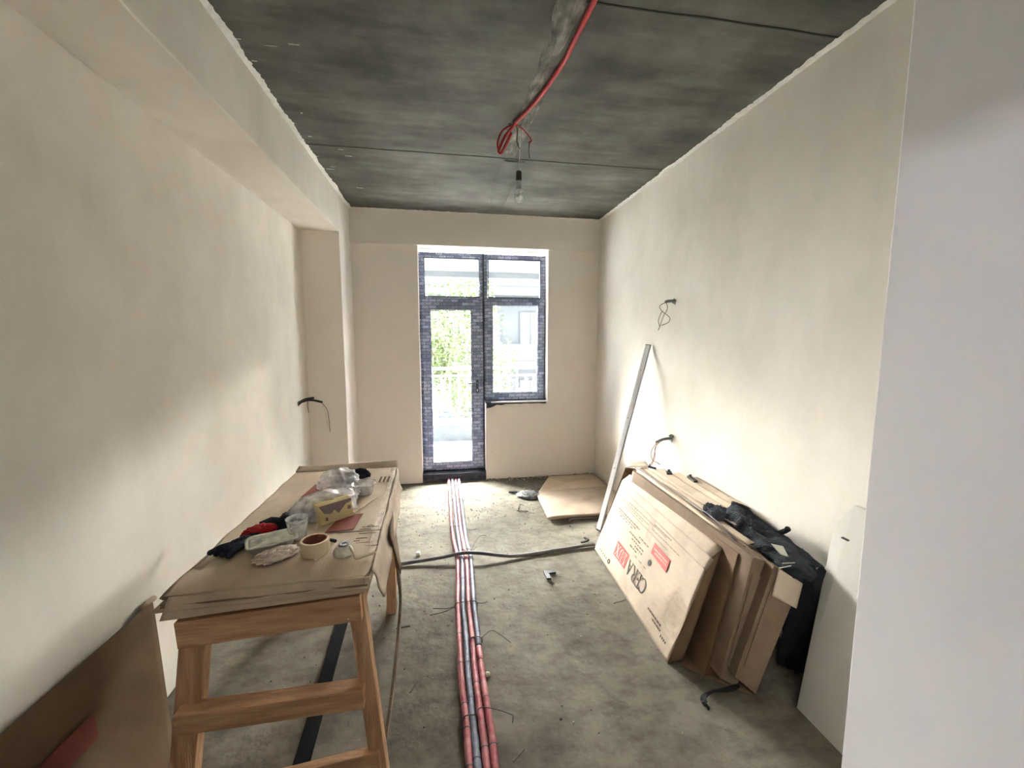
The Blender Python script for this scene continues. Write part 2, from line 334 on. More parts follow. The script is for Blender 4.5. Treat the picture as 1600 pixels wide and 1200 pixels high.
# ceiling with its board joints
ce = struct('ceiling', Geo().box(-4.2, 2.0, -2.6, 4.6, ZC, ZC + .15), M['concrete_ceiling'])
for y in (2.965, 1.60):
    V = []; n = 60
    for i in range(n + 1):
        x = XB + (R - XB) * i / n; yy = y + .006 * noise.noise(Vector((x * 5, y, 0))); hw = .0035 + .0015 * noise.noise(Vector((x * 11, y, 4)))
        V += [(x, yy - hw, ZC - .0005), (x, yy + hw, ZC - .0005), (x, yy + hw, ZC - .003), (x, yy - hw, ZC - .003)]
    F = [tuple(4 * i + q for q in (a, b)) + tuple(4 * (i + 1) + q for q in (b, a)) for i in range(n) for a, b in ((0, 1), (1, 2), (2, 3), (3, 0))]
    mk('board_joint', V, F, M['seam'], ce)
def strip(name, pts, z, mat, parent, th=.006, seed=0):   # ragged mortar smear on the ceiling: (x_left, x_right, y)
    V = []; n = len(pts) * 10
    for i in range(n + 1):
        t = i / n * (len(pts) - 1); k = min(int(t), len(pts) - 2); f = t - k
        a = [pts[k][j] * (1 - f) + pts[k + 1][j] * f for j in range(3)]
        e = .018 * noise.noise(Vector((a[2] * 7, seed, 0))); e2 = .018 * noise.noise(Vector((a[2] * 7, seed, 5)))
        V += [(a[0] + e, a[2], z), (a[0] + e + .01, a[2], z - th), (a[1] + e2 - .01, a[2], z - th * .7), (a[1] + e2, a[2], z)]
    F = [tuple(4 * i + q for q in (a, b)) + tuple(4 * (i + 1) + q for q in (b, a)) for i in range(n) for a, b in ((0, 1), (1, 2), (2, 3))]
    return mk(name, V, F, mat, parent, smooth=True)
strip('mortar_strip', [(.44, .55, .9), (.44, .55, 1.6), (.46, .53, 1.95), (.45, .55, 2.26), (.43, .53, 2.6), (.44, .52, 2.93)], ZC, M['patch'], ce, seed=2)
strip('mortar_strip', [(.45, .60, 3.0), (.42, .58, 3.4), (.46, .60, 3.95)], ZC, M['concrete_ceiling'], ce, seed=5, th=.008)
# walls
wl = struct('wall_left', Geo().box(XL - .2, XL, .62, 4.6, 0, ZC), M['plaster'])
wr = struct('wall_right', Geo().box(R, R + .2, .85, 4.6, 0, ZC), M['plaster'])
FR = 4.44
wb = Geo()
wb.box(XB, -.222, D, D + .30, 0, 2.45); wb.box(1.112, R, D, D + .30, 0, 2.45); wb.box(.445, 1.112, D, D + .30, 0, .835)
wbk = struct('wall_back', wb, M['plaster_back'])
struct('trim_1', Geo().box(XB, R, D - .035, D + .30, 2.42, ZC), M['plaster_back'], label='shallow plastered beam above the balcony door')
struct('trim_2', Geo().box(XL, XB, .6, YP, ZB, ZC), M['plaster'], bevel=.006, label='plastered beam running along the left wall')
struct('trim_3', Geo().box(XL, XB, YP, 4.6, 0, ZC), M['plaster_back'], bevel=.006, label='plastered pillar in the far left corner')
struct('wall_near', Geo().box(1.057, R + .2, -2.6, .85, 0, ZC), M['white_wall'], bevel=.004)
# hallway behind the camera: closes the space the light comes from
struct('wall_hallway_back', Geo().box(-4.2, 2.0, -2.8, -2.6, 0, ZC), M['plaster'])
struct('wall_hallway_left', Geo().box(-4.4, -4.2, -2.8, 1.3, 0, ZC), M['plaster'])
struct('wall_hallway_far', Geo().box(-4.2, XL - .2, .62, 1.30, 0, ZC), M['plaster'])
struct('trim_4', Geo().box(XL - .2, XL, -2.6, .62, 1.965, ZC), M['plaster'], label='lintel over the hallway opening')
# ragged plaster lips where the walls meet the raw ceiling
def lip(name, fn, n, parent, seed=0, dz=.018):
    V = []
    for i in range(n + 1):
        t = i / n; p, nrm = fn(t); nrm = Vector(nrm); q = Vector(p) * 1
        wd = .018 + .018 * abs(noise.noise(Vector((t * n / 3.1, seed, 0)))) + .02 * max(0, noise.noise(Vector((t * 14, seed, 3)))) + random.random() * .006
        h = dz * (.5 + .6 * abs(noise.noise(Vector((t * 33, seed, 8)))))
        V += [q, q + nrm * wd + Vector((0, 0, -.002)), q + nrm * wd * .5 + Vector((0, 0, -h * .7)), q + Vector((0, 0, -h))]
    F = [tuple(4 * i + a for a in (j, j + 1)) + tuple(4 * (i + 1) + a for a in (j + 1, j)) for i in range(n) for j in range(3)]
    return mk(name, V, F, M['rough_edge'], parent)
lip('plaster_edge', lambda t: ((XB, .9 + (D - .9) * t, ZC), (1, 0, 0)), 260, wl, 1, .02)
lip('plaster_edge', lambda t: ((R, .85 + (D - .85) * t, ZC), (-1, 0, 0)), 260, wr, 4, .02)
lip('plaster_edge', lambda t: ((XB + (R - XB) * t, D - .035, ZC), (0, -1, 0)), 120, wbk, 9, .010)
# flecks of plaster splashed on the ceiling by the left beam
g = Geo()
for i in range(15):
    y = random.uniform(1.4, 3.9); x = XB + .03 + random.random() ** 2 * .22; l = random.uniform(.01, .06); wd = random.uniform(.0006, .002)
    g.box(x, x + l, y, y + wd, ZC - .003, ZC - .0005)
g.make('plaster_fleck', M['rough_edge'], wl, kind='stuff')
# cement rubble along the foot of the back wall
g = Geo()
for i in range(90):
    x = random.uniform(.46, R - .02); y = D - random.random() ** 2 * .07; s = random.uniform(.004, .014)
    g.hexa([(x - s, y - s, -.004), (x + s, y - s * .7, -.004), (x + s * .8, y + s, -.004), (x - s, y + s * .8, -.004), (x - s * .5, y - s * .5, s), (x + s * .4, y - s * .4, s * .8), (x + s * .5, y + s * .5, s), (x - s * .5, y + s * .4, s * .7)])
g.make('mortar_crumb', M['dust'], wbk, kind='stuff')
# grey cement smear under the window ledge and two nail holes with plaster dots
V = []; n = 40
for i in range(n + 1):
    x = .455 + (1.10 - .455) * i / n; dz = .020 + .022 * abs(noise.noise(Vector((x * 9, 3, 0)))) + (.04 if x < .58 else 0) * (1 - (x - .455) / .125)
    V += [(x, D - .001, .836), (x, D - .004, .836 - dz)]
mk('cement_smear', V, [(2 * i, 2 * i + 2, 2 * i + 3, 2 * i + 1) for i in range(n)], M['dark_cement'], wbk)
for x, z in ((.51, .69), (.50, .30)):
    Geo().lathe((x, D, z), [(.0001, .010), (.008, .006), (.012, 0), (.008, -.006), (.0001, -.010)], 10).make('plaster_dot', M['rough_edge'], wbk, smooth=True)

# ------------------------------------------------------------------ balcony door and window (structure)
dr = bpy.data.objects.new('door_1', None); C.objects.link(dr); dr.location = (.10, FR, .08); dr['_o'] = (.10, FR, .08); dr['kind'] = 'structure'
wi = bpy.data.objects.new('window_1', None); C.objects.link(wi); wi.location = (.78, FR, .84); wi['_o'] = (.78, FR, .84); wi['kind'] = 'structure'
def rect_frame(name, x0, x1, z0, z1, wl_, wr_, wb_, wt_, y0, y1, mat, parent, bevel=.003):
    g = Geo(); g.box(x0, x0 + wl_, y0, y1, z0, z1); g.box(x1 - wr_, x1, y0, y1, z0, z1); g.box(x0 + wl_, x1 - wr_, y0, y1, z0, z0 + wb_); g.box(x0 + wl_, x1 - wr_, y0, y1, z1 - wt_, z1)
    return g.make(name, mat, parent, bevel=bevel)
def pane(x0, x1, z0, z1, parent, y=FR + .02):
    rect_frame('gasket', x0 - .006, x1 + .006, z0 - .006, z1 + .006, .009, .009, .009, .009, FR - .026, FR - .018, M['rubber'], parent, 0)
    return Geo().add([(x0 - .02, y, z0 - .02), (x1 + .02, y, z0 - .02), (x1 + .02, y, z1 + .02), (x0 - .02, y, z1 + .02)], [(0, 1, 2, 3)]).make('pane', M['glass'], parent)
# door unit x -.222...441, window unit .441..1.112
g = Geo(); Y0, Y1 = FR - .01, FR + .06
g.box(-.222, -.172, Y0, Y1, .085, 2.385); g.box(.405, .441, Y0, Y1, .085, 2.385); g.box(-.172, .405, Y0, Y1, 2.335, 2.385); g.box(-.172, .405, Y0, Y1, 1.885, 1.935); g.box(-.172, .405, Y0, Y1, .085, .115)
g.make('frame', M['film'], dr, bevel=.003)
rect_frame('sash', -.195, .428, .10, 1.905, .085, .118, .085, .100, FR - .035, FR + .03, M['film'], dr)
rect_frame('glazing_bead', -.118, .314, .172, 1.812, .010, .010, .010, .010, FR - .030, FR, M['film_edge'], dr, 0)
pane(-.110, .306, .182, 1.803, dr); pane(-.165, .397, 1.940, 2.326, dr)
h = Geo().box(.352, .380, FR - .045, FR - .035, .93, 1.07).make('handle', M['film_edge'], dr, bevel=.003)
Geo().tube([(.366, FR - .045, 1.035), (.366, FR - .075, 1.035), (.35, FR - .082, 1.035), (.262, FR - .082, 1.032)], .008, 8).make('lever', M['film_edge'], h, smooth=True)
Geo().box(.361, .371, FR - .048, FR - .045, .945, .97).make('lock_cylinder', M['alu'], h)
g = Geo(); g.box(.441, .485, Y0, Y1, .835, 2.385); g.box(1.062, 1.112, Y0, Y1, .835, 2.385); g.box(.485, 1.062, Y0, Y1, 2.335, 2.385); g.box(.485, 1.062, Y0, Y1, 1.885, 1.935); g.box(.485, 1.062, Y0, Y1, .835, .862)
g.make('frame', M['film'], wi, bevel=.003)
rect_frame('sash', .462, 1.096, .848, 1.915, .070, .068, .074, .058, FR - .035, FR + .03, M['film'], wi)
rect_frame('glazing_bead', .526, 1.036, .915, 1.866, .010, .010, .010, .010, FR - .030, FR, M['film_edge'], wi, 0)
pane(.536, 1.026, .925, 1.856, wi); pane(.493, 1.054, 1.940, 2.330, wi)
Geo().box(.434, .448, FR - .016, FR - .006, .085, 2.385).make('coupling_strip', M['film_edge'], wi)
Geo().box(.44, 1.125, D - .03, FR + .01, .832, .846).make('window_sill', M['dark_cement'], wi, bevel=.003)
Geo().box(.50, 1.122, D - .034, D - .030, .834, .850).make('sill_lip', M['alu'], wi)
# raised dark cement threshold in the door opening
V, F = grid(lambda u, v: (-.222 + .667 * u, D + .02 - (.03 * v if v < .5 else .015) + .01 * noise.noise(Vector((u * 8, v * 5, 2))), .085 * (1 - v) - .005), 30, 8)
th = mk('trim_5', V, F, M['dark_cement'], smooth=True, kind='structure', label='dark cement threshold under the balcony door')
Geo().box(-.222, .445, D + .005, FR + .06, -.01, .083).make('core', M['dark_cement'], th)

# ------------------------------------------------------------------ balcony and outside
g = Geo().box(-4, 6, 4.6, 6.2, -.25, .005); struct('balcony_floor', g, M['balcony_floor'])
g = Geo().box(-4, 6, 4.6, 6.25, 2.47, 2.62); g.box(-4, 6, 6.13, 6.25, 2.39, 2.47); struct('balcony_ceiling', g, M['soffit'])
struct('wall_outer_face', Geo().box(-4, -.3, 4.55, 4.62, -8, 2.47).box(1.2, 6, 4.55, 4.62, -8, 2.47).box(-.3, 1.2, 4.60, 4.62, -8, 0), M['ext_white'])
pt = struct('balcony_parapet', Geo().box(-4, 6, 6.04, 6.16, .005, .25), M['balcony_grey'])
Geo().box(-4, 6, 6.01, 6.19, .25, .31).make('coping', M['ext_white'], pt)
rl = thing('balcony_railing', (1, 6.1, .31), 'white painted metal balcony railing outside the glass door', 'railing')
Geo().box(-4, 6, 6.08, 6.12, 1.055, 1.09).make('top_rail', M['white_paint'], rl)
Geo().box(-4, 6, 6.085, 6.115, .955, .975).make('middle_rail', M['white_paint'], rl)
Geo().box(-4, 6, 6.085, 6.115, .385, .41).make('bottom_rail', M['white_paint'], rl)
x = -3.9; k = 0
while x < 6:
    Geo().box(x, x + .018, 6.09, 6.108, .41, .955 if k % 5 else 1.06).make('baluster', M['white_paint'], rl)
    if k % 5 == 0: Geo().bar((x + .02, 6.1, .72), (x + .17, 6.1, .90), .014, .014).make('brace', M['white_paint'], rl)
    if k % 5 == 0: Geo().box(x - .008, x + .026, 6.08, 6.12, .31, .41).make('foot', M['white_paint'], rl)
    x += .125; k += 1
struct('ground', Geo().box(-30, 40, 4.6, 40, -8.1, -8), M['ground'])
# white apartment building across the street
b = thing('apartment_building', (6, 20, -8), 'white apartment building with long balconies across the street, right of the trees', 'building')
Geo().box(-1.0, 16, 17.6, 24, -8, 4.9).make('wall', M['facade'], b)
for fl in range(-2, 3):
    z0 = -.45 + fl * 2.9 + .9
    Geo().box(-1.0, 16, 16.2, 17.6, z0 - .14, z0).make('balcony_slab', M['facade'], b)
    Geo().box(-1.0, 16, 16.2, 16.3, z0, z0 + .85).make('balcony_front', M['facade'], b)
    Geo().box(-1.0, 16, 16.18, 16.2, z0 + .18, z0 + .22).make('moulding', M['balcony_grey'], b)
    for q in range(8):
        x0 = -.7 + q * 2.0
        f = Geo().box(x0, x0 + 1.15, 17.55, 17.6, z0 + .1, z0 + 2.2).make('window', M['ext_glass'], b)
        rect_frame('window_frame', x0, x0 + 1.15, z0 + .1, z0 + 2.2, .07, .07, .07, .07, 17.5, 17.55, M['facade'], f, 0)
        Geo().box(x0 + .45, x0 + .52, 17.5, 17.55, z0 + .17, z0 + 2.13).make('mullion', M['facade'], f)
def ac_unit(x, y, z, lab):
    a = thing('air_conditioner', (x + .4, y, z), lab, 'air conditioner')
    Geo().box(x, x + .8, y - .3, y, z, z + .55).make('body', M['facade'], a, bevel=.01)
    Geo().lathe((x + .32, y - .305, z + .28), [(.20, 0), (.23, 0)], 20).make('fan_ring', M['balcony_grey'], a)
    Vv = []; 
    for r_ in (.02, .08, .14, .2):
        gg = Geo(); gg.tube([(x + .32 + r_ * cos(t * pi / 12), y - .31, z + .28 + r_ * sin(t * pi / 12)) for t in range(25)], .008, 5, False); gg.make('grille_ring', M['balcony_grey'], a)
    for s in (.1, .7): Geo().box(x + s, x + s + .04, y - .3, y, z - .12, z).make('bracket', M['balcony_grey'], a)
ac_unit(2.0, 17.55, 4.65, 'white air conditioner box hanging on the facade across the street')
# trees between the balcony and the houses
def tree(x, y, h, r, n, lab, seed):
    rnd = random.Random(seed)
    t = thing('tree', (x, y, -8), lab, 'tree', 'trees outside the balcony')
    top = Vector((x + rnd.uniform(-.3, .3), y, h - r * .5)); g = Geo()
    trunk = spline([(x, y, -8), (x + .1, y, -4), (x - .1, y, (h - 8) / 2), top], 5); g.tube(trunk, [.2 - .16 * i / len(trunk) for i in range(len(trunk))], 8)
    cl = []
    for i in range(22):
        c = Vector((x + rnd.uniform(-r, r), y + rnd.uniform(-r * .6, r * .6), h + rnd.uniform(-r * 2.2, 0))); cl.append(c)
        s = trunk[rnd.randrange(len(trunk) // 2, len(trunk))]; g.tube(spline([s, (s + c) / 2 + Vector((0, 0, .25)), c], 3), [.05, .045, .04, .03, .025, .02, .012], 5)
    g.make('trunk', M['bark'], t, smooth=True)
    g = Geo()
    for i in range(n):
        c = rnd.choice(cl); d = Vector((rnd.gauss(0, 1), rnd.gauss(0, 1), rnd.gauss(0, 1))).normalized() * rnd.random() ** .5 * r * .55; p = c + d
        a = Vector((rnd.gauss(0, 1), rnd.gauss(0, 1), rnd.gauss(0, .6))).normalized() * rnd.uniform(.03, .06); bb = a.cross(Vector((rnd.gauss(0, 1), rnd.gauss(0, 1), 1)).normalized()) * .5
        g.add([p - a, p + bb, p + a, p - bb], [(0, 1, 2, 3)])
    g.make('foliage', M['leaf'], t, kind='stuff')
tree(-.6, 9.6, 3.2, 1.5, 20000, 'bright green leafy tree straight outside the balcony door', 3)
tree(.9, 11.5, .9, 1.3, 9000, 'lower green tree behind the railing, below the right window', 5)
tree(-3.6, 11.0, 4.2, 2.0, 9000, 'taller green tree left of the balcony door', 8)
# ------------------------------------------------------------------ work table
TZ = .745
tb = thing('work_table', (-.51, 1.8, 0), 'rough pine trestle table covered with cardboard by the left wall', 'table')
def beam(name, a, b, w1, w2, mat, side=None, bevel=.003, parent=tb): return Geo().bar(a, b, w1, w2, side).make(name, mat, parent, bevel=bevel)
# front and back frames: splayed legs, three cross rails
for yy, yo in ((1.285, 0), (2.20, 0)):
    beam('leg', (-.835, yy + .02, 0), (-.735, yy + .02, .70), .072, .045, M['wood_v'], (1, 0, 0))
    beam('leg', (-.225 if yy < 2 else -.30, yy + .02, 0), (-.285, yy + .02, .72), .050, .045, M['wood_v'], (1, 0, 0))
    beam('rail', (-.775, yy - .015, .645), (-.262, yy - .01, .670), .030, .082, M['wood'], (0, 1, 0))
    if yy < 2: beam('rail', (-.795, yy - .015, .373), (-.262, yy - .01, .372), .055, .065, M['wood'], (0, 1, 0))
beam('rail', (-.86, 1.25, .085), (-.225, 1.285, .115), .030, .085, M['wood'], (0, 1, 0))
for xx in (-.76, -.28): beam('side_rail', (xx, 1.28, .68), (xx + (.0), 2.34, .68), .035, .08, M['wood_v'], (1, 0, 0))
for i in range(4):
    x0 = -.775 + i * .131; Geo().box(x0, x0 + .125, 1.27, 2.36, .715, .735).make('plank', M['wood_v'], tb, bevel=.002)
Geo().lathe((-.300, 1.262, .640), [(.0001, .004), (.004, 0), (.0001, -.004)], 8).make('nail_head', M['alu'], tb)
# cardboard layers over the boards
def droop(p, u, v):
    e = max(0, (1.36 - p.y)) / .08
    return Vector((p.x + .006 * noise.noise(Vector((0, p.y * 9, 5))), p.y, p.z - .010 * e * e - (.02 * max(0, u - .97) / .03)))
cov = sheet('cardboard_cover', [(-.800, 1.268, .772), (-.232, 1.272, .778), (-.265, 2.40, .77), (-.800, 2.40, .77)], M['card'], None, amp=.007, freq=6, nu=50, nv=90, th=.005, seed=2, extra=droop,
            label='opened carton laid flat as the top sheet over the work table', cat='cardboard')
for i, (dx, dy, dz, mt) in enumerate(((-.008, -.018, .757, 'card_mid'), (-.010, -.004, .764, 'card_edge'), (-.022, -.034, .746, 'card'), (-.004, -.024, .751, 'card_edge'))):
    sheet('cardboard_layer', [(-.800 + dx, 1.275 + dy, dz - .012), (-.240 - dx * .3, 1.275 + dy, dz), (-.262, 2.385, dz - .002), (-.800, 2.385, dz - .002)], M[mt], cov, amp=.004, freq=5, nu=24, nv=30, th=.0045, seed=11 + i)
# folded far edge, hanging front lip, torn right side flap, curled left strip
sheet('far_fold', [(-.80, 2.36, .776), (-.262, 2.36, .782), (-.262, 2.42, .80), (-.80, 2.42, .790)], M['card_light'], cov, amp=.006, nu=30, nv=6, seed=4)
sheet('front_lip', [(-.785, 1.262, .765), (-.232, 1.262, .772), (-.246, 1.248, .728), (-.800, 1.238, .708)], M['card'], cov, amp=.006, freq=9, nu=40, nv=8, seed=6)
def torn(p, u, v): return Vector((p.x + .004 * sin(v * 7), p.y, p.z + (.03 * noise.noise(Vector((p.y * 5, 2, 0))) * v)))
sheet('side_flap', [(-.232, 1.30, .772), (-.262, 2.36, .772), (-.236, 2.30, .68), (-.206, 1.36, .64)], M['card_light'], cov, amp=.010, freq=7, nu=60, nv=8, seed=8, extra=torn)
Geo().tube(spline([(-.80, 1.60, .775), (-.79, 1.45, .775), (-.800, 1.33, .772), (-.812, 1.27, .757)], 6), .004, 6).make('curled_strip', M['card_edge'], cov, smooth=True)
sheet('packing_tape', [(-.262, 1.42, .7815), (-.240, 1.42, .7805), (-.270, 2.34, .7785), (-.292, 2.34, .7785)], M['clear_tape'], cov, amp=.003, nu=4, nv=40, th=.0006, seed=3)
# print on the sheet
def quad(name, pts, mat, parent, th=.001): 
    a = [Vector(p) for p in pts]; return Geo().hexa([p for p in a] + [p + Vector((0, 0, th)) for p in a]).make(name, mat, parent)
ZT = .7795
quad('red_label', [(-.650, 1.96, ZT), (-.50, 1.965, ZT), (-.52, 2.13, ZT), (-.635, 2.13, ZT)], M['red_print_dull'], cov)
quad('red_label', [(-.445, 1.575, ZT), (-.345, 1.59, ZT), (-.335, 1.73, ZT), (-.42, 1.73, ZT)], M['red_print_dull'], cov)
Geo().box(-.40, -.238, 1.5655, 1.5675, ZT - .001, ZT + .0008).make('crease', M['ink_soft'], cov)
Geo().box(-.37, -.235, 1.446, 1.448, ZT - .001, ZT + .0008).make('crease', M['ink_soft'], cov)
for i in range(9):
    yy = 1.435 + i * .018 + (.02 if i > 4 else 0); x0 = -.325 + .004 * (i % 3)
    Geo().box(x0, x0 + .02 + .02 * ((i * 7) % 3), yy, yy + .003, ZT - .0005, ZT + .0008).make('print_line', M['ink_soft'], cov)
Geo().lathe((-.285, 1.60, ZT), [(.009, 0), (.012, .001)], 14).make('print_ring', M['ink_soft'], cov)
for i in range(3): Geo().box(-.33 + .02 * i, -.322 + .02 * i, 2.12, 2.20, ZT - .002, ZT).make('print_line', M['ink_soft'], cov)
# long bent cardboard strip hanging beside the table
pts = spline([(-.235, 1.80, .70), (-.215, 1.83, .48), (-.21, 1.86, .33), (-.205, 1.74, .26), (-.215, 1.55, .13), (-.235, 1.44, .01)], 6); g = Geo()
for i in range(len(pts) - 1): g.bar(pts[i], pts[i + 1], .010, .045, (1, 0, 0))
g.make('cardboard_strip', M['card_edge'], label='long bent cardboard strip hanging to the floor along the right side of the work table', cat='cardboard')
sheet('cardboard_flap', [(-.215, 1.62, .73), (-.235, 1.86, .73), (-.205, 1.86, .46), (-.20, 1.80, .46)], M['card_dark'], None, amp=.006, nu=8, nv=12, seed=31, label='dark brown torn cardboard flap hanging off the right edge of the work table', cat='cardboard')
# black strip lying on the floor under the table
Geo().bar((-.56, 2.55, .012), (-.505, 1.15, .012), .055, .018, (1, 0, 0)).make('rubber_strip', M['matte_black'], label='long black strip lying on the floor under the work table', cat='strip', bevel=.003)

# ------------------------------------------------------------------ things on the table
T0 = .781
t = thing('tape_roll', (-.435, 1.425, T0), 'thick roll of cream masking tape standing flat at the front of the table', 'tape')
Geo().lathe((-.435, 1.425, T0), [(.038, 0), (.045, .001), (.046, .012), (.045, .046), (.044, .048), (.038, .048)], 36, True).make('tape', M['tape_cream'], t, smooth=False)
Geo().lathe((-.435, 1.425, T0), [(.036, .001), (.0383, .001), (.0383, .047), (.036, .047)], 36, True).make('core', M['tape_core'], t)
Geo().add([(-.428, 1.3795, T0 + .002), (-.402, 1.391, T0 + .003), (-.415, 1.384, T0 + .020), (-.418, 1.360, T0 + .001)], [(0, 1, 2), (0, 3, 1)]).make('loose_end', M['tape_cream'], t, solid=.001)
t = thing('twine_ball', (-.338, 1.395, T0), 'small white ball of twine with a loose end, right of the masking tape', 'twine')
blob('winding', (-.338, 1.395, T0), (.062, .056, .040), M['off_white'], t, amp=.12, seed=5)
Geo().lathe((-.335, 1.398, T0 + .030), [(.012, 0), (.020, .004), (.018, .008), (.010, .006)], 16).make('inner_ring', M['foil'], t, smooth=True)
Geo().tube(spline([(-.318, 1.39, T0 + .03), (-.302, 1.375, T0 + .012), (-.290, 1.352, T0 + .004), (-.265, 1.360, T0 + .005), (-.232, 1.385, T0 + .004)], 8), .0035, 6).make('loose_end', M['rope'], t, smooth=True)
t = thing('plastic_cup', (-.528, 1.545, T0), 'clear ribbed disposable plastic cup behind the masking tape', 'cup')
prof = [(.001, .001), (.026, .001), (.027, .004)] + [(.027 + .0095 * i / 12 + .0006 * (i % 2), .004 + .070 * i / 12) for i in range(1, 13)]
Geo().lathe((-.528, 1.545, T0), prof, 28).make('body', M['cup'], t, smooth=True, solid=.0007)
Geo().lathe((-.528, 1.545, T0 + .075), [(.0365, -.001), (.0388, -.001), (.0388, .0015), (.0365, .0015)], 28, True).make('rim', M['cup'], t)
# crumpled food tray and tissue
t = thing('food_tray', (-.60, 1.485, T0), 'crumpled pale plastic food tray left of the cup', 'tray')
def trayrim(s, z, k=1): return [(-.66 * 0 + cx, cy, z) for cx, cy in s]
V = []; ring = []
cA = Vector((-.595, 1.49, 0)); ax = Vector((.9, .42, 0)).normalized(); ay = Vector((-.42, .9, 0)).normalized()
def rr(a, bq, z, n=28, sd=0): 
    o = []
    for i in range(n):
        an = 2 * pi * i / n; c_, s_ = cos(an), sin(an); e = .35
        x_ = a * math.copysign(abs(c_) ** e, c_); y_ = bq * math.copysign(abs(s_) ** e, s_); q = cA + ax * x_ + ay * y_
        o.append((q.x, q.y, T0 + z + .004 * noise.noise(Vector((q.x * 30, q.y * 30, sd)))))
    return o
rings = [rr(.055, .030, .003), rr(.062, .036, .006), rr(.070, .044, .030, sd=1), rr(.078, .052, .033, sd=1), rr(.079, .053, .029, sd=1)]
g = Geo(); n = 28
for r_ in rings: g.V += r_
for j in range(len(rings) - 1):
    for i in range(n): g.F.append((j * n + i, j * n + (i + 1) % n, (j + 1) * n + (i + 1) % n, (j + 1) * n + i))
g.F.append(tuple(range(n)))
g.make('tray', M['off_white'], t, smooth=True, solid=.0015)
V2, F2 = grid(lambda u, v: tuple(cA + ax * ((u - .5) * .13) + ay * ((v - .5) * .085) + Vector((0, 0, T0 + .030 + .010 * noise.noise(Vector((u * 5, v * 5, 7)))))), 20, 14)
mk('lid_film', V2, F2, M['off_white'], t, smooth=True, solid=.001)
blob('tissue', (-.555, 1.415, T0), (.11, .065, .030), M['tissue'], None, amp=.5, freq=3.4, seed=12, rot=.5, label='crumpled pinkish tissue in front of the food tray', cat='tissue')
# work gloves
t = thing('work_gloves', (-.67, 1.60, T0), 'pair of red and dark navy work gloves lying left of the cup', 'gloves')
blob('cuff', (-.672, 1.590, T0), (.115, .070, .045), M['red_cloth'], t, amp=.22, seed=21, rot=.45)
blob('palm', (-.592, 1.640, T0), (.100, .085, .052), M['navy_cloth'], t, amp=.2, seed=22, rot=.4)
blob('second_palm', (-.695, 1.530, T0), (.120, .050, .032), M['navy_cloth'], t, amp=.25, seed=23, rot=.8)
for i in range(4):
    a = Vector((-.728 + .012 * i, 1.505 - .006 * i, T0 + .013)); e = a + Vector((-.050 + .012 * i, -.045 - .005 * i, -.004))
    Geo().tube([a + Vector((.02, .03, .004)), a, (a + e) / 2 + Vector((0, 0, .005)), e, e + (e - a) * .08], [.010, .011, .010, .009, .004], 10).make('finger', M['navy_cloth'], t, smooth=True)
Geo().tube([(-.63, 1.665, T0 + .02), (-.665, 1.672, T0 + .022), (-.70, 1.655, T0 + .016)], [.012, .012, .008], 10).make('finger', M['navy_cloth'], t, smooth=True)
# carton of biscuits in a milky bag
t = thing('yellow_carton', (-.445, 1.69, T0), 'yellow and brown carton inside the milky plastic bag', 'box')
ca = Vector((-.475, 1.635, T0)); ux = Vector((.80, .60, 0)).normalized(); uy = Vector((-.60, .80, 0)).normalized(); tilt = Vector((-.012, .012, .072))
P0 = [ca, ca + ux * .135, ca + ux * .135 + uy * .05, ca + uy * .05]; P1 = [p + tilt for p in P0]
Geo().hexa(P0 + P1).make('carton', M['yellow_box'], t, bevel=.002)
nn = ux.cross(tilt).normalized()
if nn.dot(uy) > 0: nn = -nn
def on(u, v): return ca + ux * u + tilt * v + nn * .0008
def patchp(name, uv, mat):
    a = [on(*q) for q in uv]; n_ = len(a); return Geo().prism(a, [p + nn * .0008 for p in a]).make(name, mat, t)
patchp('brown_panel', [(.002, .98), (.02, .55), (.045, .45), (.06, .62), (.075, .38), (.09, .55), (.11, .78), (.133, .84), (.133, .99)], M['brown_print'])
patchp('brown_spot', [(.020, .18), (.030, .14), (.032, .30), (.024, .34)], M['brown_print'])
patchp('green_mark', [(.112, .45), (.125, .42), (.128, .62), (.116, .64)], M['card_dark'])
def drape(u, v):
    p = ca + ux * (-.02 + .17 * u) + tilt * (1.12 - 1.02 * v) + nn * (.006 + .016 * sin(pi * v) + .02 * v)
    return tuple(p + nn * .010 * noise.noise(Vector((u * 7, v * 5, 4))) + Vector((0, 0, .008 * noise.noise(Vector((u * 5, v * 3, 9))))))
V, F = grid(drape, 30, 20)
mk('bag_front', V, F, M['clear_film'], t, smooth=True)
t2 = blob('folded_cloth', (-.575, 1.705, T0), (.13, .10, .050), M['violet_cloth'], None, amp=.22, seed=33, rot=.3, label='grey violet cloth bundle showing through the bag beside the yellow carton', cat='cloth')
def crumple(name, c, size, seed, rot, lab, amp=.28):
    return blob(name, c, size, M['bag'], None, amp=amp, w2=.28, freq=1.9, seed=seed, rot=rot, nu=72, nv=44, label=lab, cat='bag')
crumple('plastic_bag', (-.492, 1.752, T0), (.25, .135, .105), 41, .62, 'milky crumpled plastic bag wrapped round the yellow carton')
crumple('plastic_bag', (-.505, 2.065, T0), (.17, .16, .105), 47, .1, 'clear crumpled plastic bag at the far end of the table')
blob('black_pouch', (-.495, 2.09, T0), (.075, .06, .075), M['knit'], None, amp=.2, seed=51, label='dark grey object wrapped in the far plastic bag', cat='pouch')
blob('black_cloth_scrap', (-.435, 2.21, T0), (.09, .06, .05), M['black_cloth'], None, amp=.25, seed=52, label='black cloth scrap behind the far plastic bag', cat='cloth')
crumple('plastic_bag', (-.475, 1.92, T0), (.15, .11, .045), 58, .2, 'thin crumpled piece of plastic wrap between the two larger bags')
